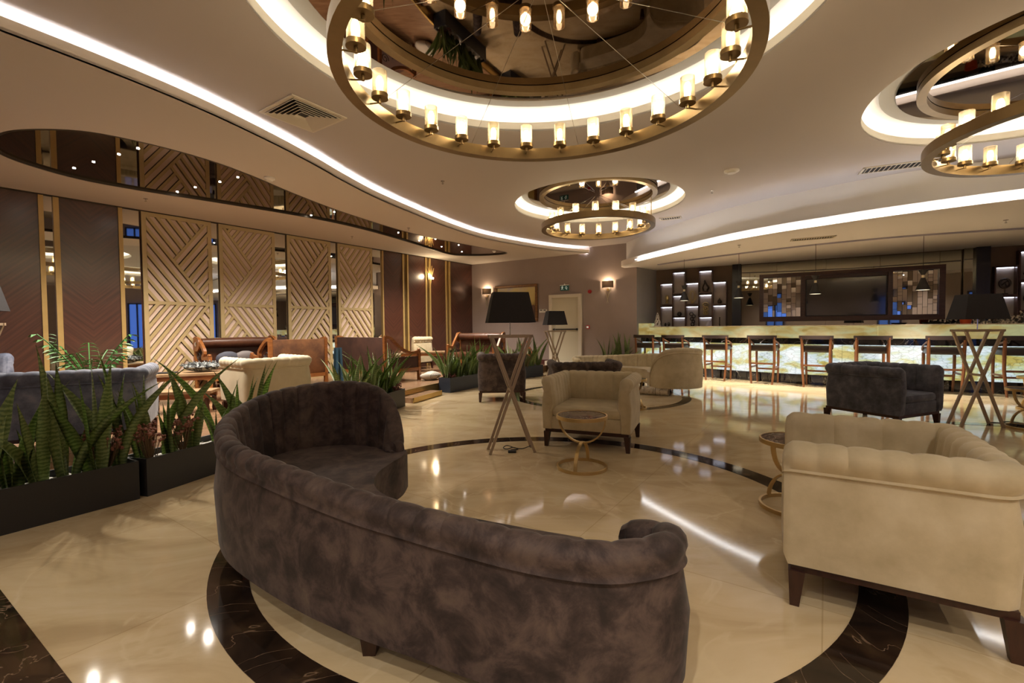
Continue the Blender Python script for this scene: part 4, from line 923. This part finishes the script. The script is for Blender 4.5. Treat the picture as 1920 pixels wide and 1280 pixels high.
# crescent sofas
cres = [(.40, 1.61, .56), (.475, 1.56, .58), (.505, 1.49, .60), (.47, 1.42, .607), (.374, 1.372, .61), (.242, 1.35, .615), (.052, 1.40, .62), (-.159, 1.49, .63), (-.354, 1.583, .64), (-.563, 1.68, .655), (-.859, 1.85, .68), (-1.26, 2.14, .70), (-1.48, 2.37, .715), (-1.63, 2.62, .75), (-1.68, 2.88, .79), (-1.64, 3.12, .83), (-1.51, 3.28, .855), (-1.31, 3.37, .87), (-1.10, 3.36, .86), (-.95, 3.30, .81), (-.855, 3.21, .70), (-.80, 3.12, .50)]
def crescent(label, m, loc=(0, 0), rz=0, mat_obj=None):
    t = thing('crescent_sofa', label, 'sofa', (0, 0, 0), 0)
    cx, cy = .194, 3.22
    PP = smoothpath([(x-cx, y-cy, h) for x, y, h in cres], 5)
    bm = B(); shell_sofa(bm, [p[:2] for p in PP], [p[2] for p in PP], .40, .135, .105, .050, .108, depthmod=.026, dense=.010, rollmod=.42, bulge=.014)
    obj('backrest', bm, m, t, True)
    front = [(.36, 1.68), (.32, 1.78), (.05, 1.90), (-.25, 2.04), (-.50, 2.18), (-.67, 2.32), (-.76, 2.48), (-.79, 2.66), (-.765, 2.85), (-.73, 3.0), (-.735, 3.17)]
    fp = smoothpath([(x-cx, y-cy) for x, y in front], 4)
    inner = [p for p in offset([q[:2] for q in PP], .03)][::-1]
    poly = fp+[(p[0], p[1]) for p in inner[3:-3]]
    poly = poly[::-1]
    bm = B(); prism(bm, poly, .15, .41)
    top = max(bm.faces, key=lambda f: f.calc_center_median().z)
    bmesh.ops.bevel(bm, geom=list(top.edges), offset=.025, segments=3, affect='EDGES', profile=.6)
    obj('seat', bm, m, t, True)
    for x, y in ((-.557, 1.74), (-1.33, 2.28), (.33, 1.48), (-.93, 3.25), (-.72, 2.62), (0.0, 1.80)):
        bm = B(); tapered_leg(bm, x-cx, y-cy, .16, r1=.04, r0_=.024); obj('leg', bm, M_legwood, t)
    t.location = (loc[0], loc[1], 0); t.rotation_euler = (0, 0, rz); return t
crescent('purple brown crescent sofa in the foreground', M_purple, (.194, 3.22), 0)
crescent('cream crescent sofa near the bar', M_cream, (1.575, 8.374), radians(-184))

# ---------------------------------------------------------------- side tables
def side_table(label, loc, rz=0, rad=.225, h=.475):
    t = thing('round_side_table', label, 'table', (loc[0], loc[1], 0), rz)
    bm = B(); lathe(bm, [(rad-.016, 0), (rad, 0), (rad, .026), (rad-.016, .026), (rad-.016, 0)], 48); obj('base_ring', bm, M_gold, t, True)
    bm = B(); lathe(bm, [(rad-.012, h-.03), (rad, h-.03), (rad, h), (rad-.012, h), (rad-.012, h-.03)], 48); obj('top_ring', bm, M_gold, t, True)
    bm = B(); lathe(bm, [(0, h-.018), (rad-.012, h-.018), (rad-.012, h-.004), (0, h-.004)], 40); obj('table_top', bm, M_tabletop, t)
    zc = .225; R_ = rad-.012
    bm = B(); tube(bm, [(R_*cos(a), 0, h-.02+(h-.02-zc)*sin(a)) for a in [pi+pi*i/24 for i in range(25)]], 0, up=(0, 1, 0), flat=(.012, .030)); obj('arc', bm, M_gold, t)
    bm = B(); tube(bm, [(0, R_*cos(a), .01+(zc-.01)*sin(a)) for a in [pi*i/24 for i in range(25)]], 0, up=(1, 0, 0), flat=(.012, .030)); obj('arc', bm, M_gold, t)
    return t
side_table('round gold-ringed side table in the middle of the floor ring', (.612, 4.045), radians(-24))
side_table('round gold-ringed side table tucked beside the large cream armchair', (1.93, 3.10), radians(20))
side_table('small round gold side table behind the central cream armchair', (1.84, 6.98), radians(30), .21, .46)
side_table('round gold side table cut by the right edge of the photo', (6.12, 5.38), 0)
side_table('small brass side table at the right edge, beside the bar stool', (7.55, 6.55), 0)

# ---------------------------------------------------------------- X lamps
def xlamp(label, loc, rz=0, z=0):
    t = thing('cross_leg_lamp', label, 'floor lamp', (loc[0], loc[1], z), rz)
    Wf, Wt, D, h, b = .225, .195, .20, 1.17, .026
    for y in (-D/2, D/2):
        for s in (-1, 1):
            bm = B(); y2 = y+(b*.55*s)*.0
            tube(bm, [(-s*Wf, y2, 0), (s*Wt, y2, h)], 0, up=(0, 1, 0), flat=(b, b)); obj('cross_leg', bm, mat('pewter_bronze', (.38, .29, .20), .42, .45), t)
    m = MC['pewter_bronze']
    for y in (-D/2, D/2): bm = B(); box(bm, -Wt-.02, Wt+.02, y-b/2, y+b/2, h-.02, h+.008); obj('top_rail', bm, m, t)
    for s in (-1, 1): bm = B(); box(bm, s*Wt-b/2, s*Wt+b/2, -D/2, D/2, h-.02, h+.006); obj('top_rail', bm, m, t)
    bm = B(); box(bm, -b/2, b/2, -D/2, D/2, h*.535-b/2, h*.535+b/2); obj('cross_bar', bm, m, t)
    bm = B(); box(bm, -.03, .03, -D/2, D/2, h-.015, h+.005); obj('lamp_mount', bm, m, t)
    bm = B(); cyl(bm, (0, 0, h), (0, 0, h+.30), .006, n=8); obj('stem', bm, M_chrome, t)
    bm = B(); zb, zt = h+.13, h+.43; a, bb = (.235, .15), (.175, .105)
    def ring4(q, z): return [bm.verts.new((x*q[0], y*q[1], z)) for x, y in ((-1, -1), (1, -1), (1, 1), (-1, 1))]
    o1 = ring4(a, zb); o2 = ring4(bb, zt); i2 = ring4((bb[0]-.006, bb[1]-.006), zt); i1 = ring4((a[0]-.006, a[1]-.006), zb)
    for A, Q in ((o1, o2), (o2, i2), (i2, i1), (i1, o1)):
        for j in range(4): bm.faces.new((A[j], A[(j+1) % 4], Q[(j+1) % 4], Q[j]))
    obj('lamp_shade', bm, M_shade, t)
    return t
xlamp('black-shaded cross-leg lamp left of the central armchair', (-.02, 4.62), radians(9))
xlamp('black-shaded cross-leg lamp far back in front of the door', (.94, 10.0), radians(16))
xlamp('black-shaded cross-leg lamp in front of the bar at right', (5.65, 5.57), radians(-9))
xlamp('black-shaded cross-leg lamp cut by the left edge of the photo', (-5.45, 4.62), radians(20), PZ)
bm = B(); tube(bm, smoothpath([(.18, 4.74, .02), (.10, 4.68, .008), (.02, 4.69, .012), (-.06, 4.72, .03), (-.10, 4.70, .012), (-.06, 4.66, .01), (.0, 4.68, .02), (.05, 4.66, .008), (-.02, 4.62, .01)], 5), .005, 6)
o = obj('power_cable', bm, M_blackm, None, True); tag(o, 'black power cable coiled under the first cross-leg lamp', 'cable')
bm = B(); box(bm, -.05, .03, 4.54, 4.585, 0, .02, bev=.004); o = obj('foot_switch', bm, M_blackm); tag(o, 'small black foot switch on the floor under the first lamp', 'switch')
bm = B(); tube(bm, smoothpath([(5.86, 5.60, .01), (6.0, 5.72, .006), (6.2, 5.62, .006), (6.1, 5.5, .02), (6.3, 5.55, .01), (6.25, 5.7, .015), (6.08, 5.66, .02), (6.15, 5.45, .006)], 5), .006, 6)
o = obj('power_cable', bm, M_blackm, None, True); tag(o, 'black cable on the floor right of the right-hand lamp', 'cable')
# rolled rug behind the armchair
t = thing('rolled_rug', 'rolled cream rug with a woven pattern under the cream crescent sofa', 'rug', (2.45, 8.42, .075), atan2(-.55, .85))
bm = B(); lathe(bm, [(.045, -.42), (.078, -.42), (.082, -.3), (.075, 0), (.082, .3), (.076, .42), (.045, .42), (.045, -.42)], 20)
for v in bm.verts: v.co = Vector((v.co.z, v.co.x, v.co.y))
obj('rug_roll', bm, noise_mat('cream_patterned_rug', [(.40, (.34, .28, .21)), (.46, (.52, .45, .35)), (.7, (.60, .52, .42))], 9, .9, dist=2), t, True)
bm = B(); tube(bm, [(.10*0+.2, .084*cos(a), .084*sin(a)) for a in [i*2*pi/20 for i in range(20)]], .004, 5, closed=True); obj('tie_cord', bm, M_blackm, t)

# ---------------------------------------------------------------- planters and plants
def planter(p0_, p1_, label, m=M_planter, dp=.28, h=.285):
    a = Vector(p0_); b = Vector(p1_); d2 = b-a; L2 = d2.length; ang = atan2(d2.y, d2.x)
    t = thing('planter_box', label, 'planter', (a.x, a.y, 0), ang)
    bm = B(); box(bm, 0, L2, 0, .015, 0, h); box(bm, 0, L2, dp-.015, dp, 0, h); box(bm, 0, .015, .015, dp-.015, 0, h); box(bm, L2-.015, L2, .015, dp-.015, 0, h); box(bm, .015, L2-.015, .015, dp-.015, 0, .02)
    obj('trough', bm, m, t)
    bm = B(); random.seed(int(L2*1000))
    box(bm, .016, L2-.016, .016, dp-.016, h-.09, h-.05)
    for i in range(int(L2*90)):
        x, y = random.uniform(.03, L2-.03), random.uniform(.03, dp-.03); r = random.uniform(.010, .018)
        ret = bmesh.ops.create_icosphere(bm, subdivisions=1, radius=r)
        for v in ret['verts']: v.co = Vector((v.co.x*1.2+x, v.co.y+y, v.co.z*.7+h-.045))
    o = obj('pebbles', bm, M_peb, t, True); o['kind'] = 'stuff'
    return a, d2.normalized(), L2, ang
def leafmesh(h, wmax, bend, twist, seed):
    bm = B(); rnd = random.Random(seed); n = 9; rows = []
    for i in range(n+1):
        f = i/n; wd = wmax*(.42+.58*sin(pi*min(1, f*.9+.12)))*(1 if f < .62 else max(.03, (1-(f-.62)/.38)**.75))
        x = bend*f*f; z = h*f*(1-.12*abs(bend)/max(h, .1)*f); a = twist*f
        cr_ = .16*wd
        rows.append([bm.verts.new((x+u*cos(a)*wd/2+c*sin(a), u*sin(a)*wd/2-c*cos(a), z)) for u, c in ((-1, 0), (-.5, cr_), (0, cr_*1.5), (.5, cr_), (1, 0))])
    for A, Q in zip(rows, rows[1:]):
        for j in range(4): bm.faces.new((A[j], A[j+1], Q[j+1], Q[j]))
    bmesh.ops.solidify(bm, geom=bm.faces[:], thickness=.0035)
    return bm
LEAVES = []
for i, (h, w_, bd, tw) in enumerate([(.54, .056, .12, .5), (.46, .060, .05, -.6), (.60, .050, .30, .3), (.38, .062, .18, .9), (.50, .052, -.14, -.3), (.32, .050, .04, .2), (.58, .058, .02, .7)]):
    bm = leafmesh(h, w_, bd, tw, i); me = bpy.data.meshes.new('leaf'); bmesh.ops.recalc_face_normals(bm, faces=bm.faces[:])
    for f in bm.faces: f.smooth = True
    bm.to_mesh(me); bm.free(); me.materials.append(M_leaf); LEAVES.append(me)
def snake(x, y, z, label, group, rnd, nl=6, sc=1.0):
    t = thing('snake_plant', label, 'plant', (x, y, z), rnd.uniform(0, 6.28), group)
    for i in range(nl):
        o = link(bpy.data.objects.new('leaf', rnd.choice(LEAVES)), t); a = i*2*pi/nl+rnd.uniform(-.4, .4); r = rnd.uniform(.01, .035)
        o.location = (r*cos(a), r*sin(a), 0); o.rotation_euler = (rnd.uniform(-.12, .12), rnd.uniform(.0, .24), a); s = sc*rnd.uniform(.8, 1.15); o.scale = (s, s, s)
    return t
rnd = random.Random(5)
PL = [((-3.36, 2.43), (-2.785, 3.385), 'black planter box nearest the camera at the left edge', M_planter, 'snake plants in the planter nearest the camera', 'in the planter at the left edge', 8, 1.45, 5),
      ((-2.76, 3.425), (-2.42, 4.55), 'black planter box second from the left, beside the purple sofa', M_planter, 'snake plants in the second planter', 'in the planter beside the purple sofa', 6, 1.36, 5),
      ((-2.08, 5.85), (-1.735, 7.38), 'grey black planter box left of the platform steps', M_planter, 'snake plants left of the steps', 'in the planter left of the steps', 10, 1.3, 7),
      ((-1.20, 8.83), (-.50, 10.05), 'blue black planter box right of the platform steps', M_planterb, 'snake plants right of the steps', 'in the planter right of the steps', 9, 1.35, 7),
      ((.02, 10.9), (.80, 11.85), 'blue black planter box behind the purple armchair', M_planterb, 'snake plants behind the purple armchair', 'in the farthest planter', 7, 1.35, 7)]
ORD = ['first', 'second', 'third', 'fourth', 'fifth', 'sixth', 'seventh', 'eighth', 'ninth', 'tenth', 'eleventh', 'twelfth', 'thirteenth', 'fourteenth', 'fifteenth', 'sixteenth']
for p0_, p1_, lb, m, grp, plb, n, sc, nl in PL:
    a, dd, L2, ang = planter(p0_, p1_, lb, m); nr = Vector((-dd.y, dd.x))
    for i in range(n):
        q = a+dd*(L2*(i+.5)/n)+nr*(.14+rnd.uniform(-.05, .05)); snake(q.x, q.y, .225, '%s snake plant from the camera end, %s' % (ORD[i], plb), grp, rnd, nl, sc)
planter((2.35, 11.95), (3.1, 11.55), 'dark planter box against the mauve wall behind the cream sofa', M_planter)
for i in range(4): snake(2.48+.17*i, 11.97-.085*i+.05, .225, ['leftmost', 'second', 'third', 'rightmost'][i]+' snake plant against the mauve wall behind the cream sofa', 'snake plants against the mauve wall', rnd, 6, 1.5)
# dried flowers
def flowers(x, y, z, label, n=26, r=.10, h=.22, m=M_flower):
    t = thing('dried_flower', label, 'plant', (x, y, z)); q = random.Random(int(x*100)); bs = B(); bf = B()
    for i in range(n):
        a = q.uniform(0, 6.28); rr = r*q.random()**.5; hh = h*q.uniform(.5, 1.0); p = Vector((rr*cos(a), rr*sin(a), hh))
        tube(bs, [(p.x*.15, p.y*.15, 0), (p.x*.6, p.y*.6, hh*.5), tuple(p)], .003, 4)
        for k2 in range(3):
            ret = bmesh.ops.create_icosphere(bf, subdivisions=1, radius=q.uniform(.008, .016)); d3 = Vector((q.uniform(-.02, .02), q.uniform(-.02, .02), q.uniform(-.02, .02)))
            for v in ret['verts']: v.co += p+d3
    obj('stems', bs, mat('dry_stem', (.12, .07, .03), .7), t); o = obj('flower_heads', bf, m, t, True); o['kind'] = 'stuff'
flowers(-2.98, 3.33, .23, 'dried pink flowers at the end of the nearest planter', 34, .11, .30)
flowers(-2.80, 3.52, .23, 'dried pink flowers at the start of the second planter', 30, .10, .30)
flowers(-2.76, 3.80, .23, 'dried pink flowers between the leaves of the second planter', 26, .10, .30)
flowers(-1.90, 7.22, .2, 'reddish low foliage at the end of the planter left of the steps', 30, .14, .16, mat('dark_red_foliage', (.10, .02, .015), .7))
flowers(-1.22, 9.02, .2, 'reddish low foliage in the planter right of the steps', 30, .14, .16, mat('dark_red_foliage', (.10, .02, .015), .7))
flowers(.35, 11.35, .2, 'orange flowers in the planter behind the first lamp', 14, .16, .72, mat('orange_petals', (.40, .10, .03), .7))
# palm
t = thing('potted_palm', 'green potted palm in front of the dark veneered panel', 'plant', (-5.35, 5.8, PZ)); t.scale = (1.12, 1.12, 1.12)
bm = B(); lathe(bm, [(.001, 0), (.13, 0), (.17, .28), (.18, .30), (.165, .30), (.15, .26), (.001, .26)], 20); obj('pot', bm, M_planter, t, True)
q = random.Random(2)
for i in range(11):
    a = i*2*pi/11+q.uniform(-.2, .2); ln = q.uniform(.5, .75); bm = B(); pts_ = [(ln*.55*f*cos(a), ln*.55*f*sin(a), .30+ln*1.15*f-.22*f*f) for f in [j/8 for j in range(9)]]
    tube(bm, pts_, [.006]*9, 5)
    for j in range(2, 9):
        for s in (-1, 1):
            p = Vector(pts_[j]); sd = Vector((-sin(a), cos(a), 0))*s; f2 = Vector((cos(a), sin(a), .1)); ll = .17*(1-abs(j-5)/7)
            tip = p+(sd*.8+f2*.6).normalized()*ll+Vector((0, 0, -.04)); mid = (p+tip)/2+Vector((0, 0, .012)); wv_ = f2.normalized()*.017
            A = [bm.verts.new(v) for v in (p, mid+wv_, tip, mid-wv_)]; bm.faces.new(A)
    obj('frond', bm, M_palm, t)

# ---------------------------------------------------------------- carved wooden seats on the platform
def carved_sofa(label, loc, rz, W, D, back_m, H=.93, arm=True, leather=False, z=PZ):
    """faces -y; wooden posts, sloping carved arms with iron scrolls, upholstered back"""
    t = thing('carved_wood_sofa', label, 'sofa', (loc[0], loc[1], z), rz)
    for sx in (-1, 1):
        bm = B(); box(bm, sx*(W/2)-.03, sx*(W/2)+.03, D/2-.06, D/2, 0, H); obj('back_post', bm, M_wood, t)
        bm = B(); box(bm, sx*(W/2)-.03, sx*(W/2)+.03, -D/2, -D/2+.06, 0, .62); ell(bm, (sx*W/2, -D/2+.03, .64), (.035, .035, .025), 10, 6); obj('front_post', bm, M_wood, t)
        top = smoothpath([(sx*W/2, D/2-.03, H-.01), (sx*W/2, D/2-.18, H-.05), (sx*W/2, D/2-.40, .70), (sx*W/2, -D/2+.28, .58), (sx*W/2, -D/2+.03, .60)], 5)
        bm = B(); tube(bm, top, 0, up=(1, 0, 0), flat=(.06, .05)); obj('arm_rail', bm, M_wood, t)
        bm = B(); box(bm, sx*(W/2)-.02, sx*(W/2)+.02, -D/2+.05, D/2-.05, .20, .27); obj('side_rail', bm, M_wood, t)
        for k2, (yy, zz, r_) in enumerate(((-D/2+.18, .42, .085), (-D/2+.36, .42, .085), (D/2-.30, .45, .10), (D/2-.16, .62, .09))):
            bm = B(); tube(bm, [(sx*W/2, yy+r_*(1-f*.75)*cos(f*9+k2), zz+r_*(1-f*.75)*sin(f*9+k2)) for f in [j/16 for j in range(17)]], .008, 5); obj('iron_scroll', bm, M_blackm, t, True)
        bm = B(); box(bm, sx*(W/2)-.008, sx*(W/2)+.008, -D/2+.06, D/2-.06, .27, .50); obj('side_panel', bm, M_dsuede, t)
    bm = B(); box(bm, -W/2+.03, W/2-.03, D/2-.055, D/2-.005, .24, H-.02, bev=.012); obj('back_panel', bm, back_m, t, True)
    bm = B(); box(bm, -W/2+.0, W/2-.0, D/2-.06, D/2, .17, .24); obj('back_rail', bm, M_wood, t)
    bm = B(); box(bm, -W/2+.0, W/2-.0, -D/2+.01, -D/2+.05, .18, .27); obj('front_rail', bm, M_wood, t)
    bm = B(); box(bm, -W/2+.03, W/2-.03, -D/2+.03, D/2-.06, .27, .44, bev=.04); obj('seat_cushion', bm, back_m, t, True)
    if leather:
        bm = B(); lathe(bm, [(.001, -W/2+.03), (.085, -W/2+.05), (.095, 0), (.085, W/2-.05), (.001, W/2-.03)], 16)
        for v in bm.verts: v.co = Vector((v.co.z, v.co.x+D/2-.13, v.co.y+H-.10))
        obj('back_bolster', bm, M_bleather, t, True)
        for sx in (-1, 1):
            bm = B(); cyl(bm, (sx*(W/2+.0), D/2-.13, H-.12), (sx*(W/2+.035), D/2-.13, H-.12), .13, n=20); obj('rosette', bm, M_wood, t, True)
            bm = B(); ell(bm, (sx*(W/2+.04), D/2-.13, H-.12), (.012, .04, .04)); obj('rosette_boss', bm, M_chrome, t, True)
    return t
aw = ANG_L
p = WL(3.0, .345); carved_sofa('carved bench with brown leather bolster against the lattice wall', p, aw, 1.35, .62, M_bleather, .95, leather=True)
p = WL(3.72, 1.22); carved_sofa('carved sofa with tan suede back, behind the platform cream armchair', (-4.26, 8.78), aw+pi, 1.08, .72, M_suede, .92)
carved_sofa('carved sofa with dark suede back, its scrolled arm beside the steps', (-2.86, 9.75), aw-pi/2+pi, 1.55, .95, M_dsuede, .93)
carved_sofa('carved sofa with leather bolster near the mauve wall', (-.95, 12.15), radians(-20), 1.3, .8, M_bleather, .95, leather=True)
def wood_table(label, loc, rz, W, D, H, z=PZ):
    t = thing('carved_wood_table', label, 'table', (loc[0], loc[1], z), rz); nb = 4
    for i in range(nb): bm = B(); box(bm, -W/2, W/2, -D/2+i*D/nb+.002, -D/2+(i+1)*D/nb-.002, H-.035, H); obj('plank', bm, noise_mat('worn_plank', [(.3, (.22, .13, .06)), (.6, (.34, .22, .12)), (.8, (.42, .30, .18))], 6, .45, stretch=(1, 8, 1)), t)
    bm = B()
    for y in (-D/2+.02, D/2-.06): box(bm, -W/2+.03, W/2-.03, y, y+.04, H-.10, H-.036)
    obj('apron', bm, M_wood, t)
    for sx in (-1, 1):
        for sy in (-1, 1): bm = B(); x, y = sx*(W/2-.06), sy*(D/2-.05); lathe(bm, [(.022, 0), (.03, .04), (.022, .10), (.035, H*.5), (.024, H*.7), (.036, H-.1)], 10, (x, y, 0)); obj('leg', bm, M_darkwood, t, True)
    return t
wood_table('long carved coffee table holding the fringed cushion', (-4.78, 6.95), radians(26), 1.35, .55, .45)
wood_table('lower carved table in front of the coffee table', (-4.38, 6.05), radians(14), .80, .34, .29)
wood_table('narrow carved coffee table beside the far planter', (-2.25, 11.55), radians(8), 1.1, .5, .50)
bm = B(); box(bm, -.17, .17, -.08, .08, 0, .02, bev=.004); o = obj('book_tray', bm, M_blackm); o.location = (-5.14, 6.74, PZ+.451); o.rotation_euler = (0, 0, .45); tag(o, 'flat dark tray on the long coffee table', 'tray')
# fringed cushion
t = thing('fringed_cushion', 'black and white fringed cushion on the coffee table', 'cushion', (-4.72, 6.99, PZ+.453), .5)
bm = B(); ell(bm, (0, 0, .075), (.25, .15, .07), 16, 8); obj('cushion_body', bm, noise_mat('black_white_tweed', [(.46, (.012, .014, .016)), (.54, (.28, .30, .30))], 22, .9), t, True)
bm = B(); q = random.Random(9)
for i in range(240):
    a, b_ = q.uniform(0, 6.28), q.uniform(.1, 1.2); p = Vector((.25*cos(a)*sin(b_+.3), .15*sin(a)*sin(b_+.3), .075+.07*cos(b_+.3))); tube(bm, [tuple(p), tuple(p+Vector((.03*cos(a)+q.uniform(-.03, .03), .03*sin(a)+q.uniform(-.03, .03), q.uniform(-.01, .035))))], .0035, 3)
o = obj('fringe', bm, MC['black_white_tweed'], t); o['kind'] = 'stuff'
for i, (dx, m, lb) in enumerate(((-.28, mat('grey_blue_cushion', (.07, .075, .10), .8), 'grey blue cushion on the leather-bolstered bench'), (.02, mat('silver_grey_cushion', (.16, .14, .14), .6), 'silvery brown cushion on the leather-bolstered bench'))):
    bm = B(); ell(bm, (0, 0, 0), (.20, .07, .13), 14, 8); o = obj('scatter_cushion', bm, m, None, True); pp = WL(2.95+dx, .50); o.location = (pp[0], pp[1], PZ+.57); o.rotation_euler = (.3, 0, aw); tag(o, lb, 'cushion')
# patterned bag on the platform floor
t = thing('patterned_sack', 'white sack with black oval lines on the platform by the steps', 'sack', (-1.72, 9.62, PZ), .9)
bm = B(); ell(bm, (0, 0, .085), (.26, .16, .085), 20, 10)
for v in bm.verts: v.co += Vector((.02*sin(v.co.y*30), .015*sin(v.co.x*20), .012*sin(v.co.x*18+v.co.y*12)))
obj('sack_body', bm, mat('white_cotton', (.55, .50, .43), .9), t, True)
for k2 in range(3):
    r_ = .05+.035*k2; bm = B(); tube(bm, [(r_*1.1*cos(a), -.145+.02*k2*0, .085+r_*.62*sin(a)) for a in [i*2*pi/20 for i in range(20)]], .004, 4, closed=True); obj('printed_line', bm, M_blackm, t)
# blue cloth hanging between the two carved sofas
bm = B(); pr = smoothpath([(-.10, 0, 0), (-.04, .03, 0), (.0, -.02, 0), (.05, .03, 0), (.10, 0, 0)], 5)
for (x, y, _), (x2, y2, _2) in zip(pr, pr[1:]):
    A = [bm.verts.new(v) for v in ((x, y, 0), (x2, y2, 0), (x2*.7, y2*.7, .72), (x*.7, y*.7, .72))]; bm.faces.new(A)
bmesh.ops.remove_doubles(bm, verts=bm.verts[:], dist=1e-4); bmesh.ops.solidify(bm, geom=bm.faces[:], thickness=.006)
o = obj('blue_cloth', bm, mat('petrol_blue_cloth', (.012, .045, .075), .7), None, True); o.location = (-3.42, 9.0, PZ); o.rotation_euler = (0, 0, .6); tag(o, 'petrol blue cloth hanging between the two suede-backed sofas', 'cloth')

# ---------------------------------------------------------------- downlights added out of view as fill light for the foreground
for i, (x, y) in enumerate(((-3, -.8), (-.6, -.8), (1.8, -.8), (4.2, -.8), (-3, -2.8), (-.6, -2.8), (1.8, -2.8), (4.2, -2.8), (7.5, .6), (7.5, -2))):
    downlight(x, y, ZC, ORD[i]+' added warm fill light in the ceiling behind the camera', 'added fill lights behind the camera', 100, .02)
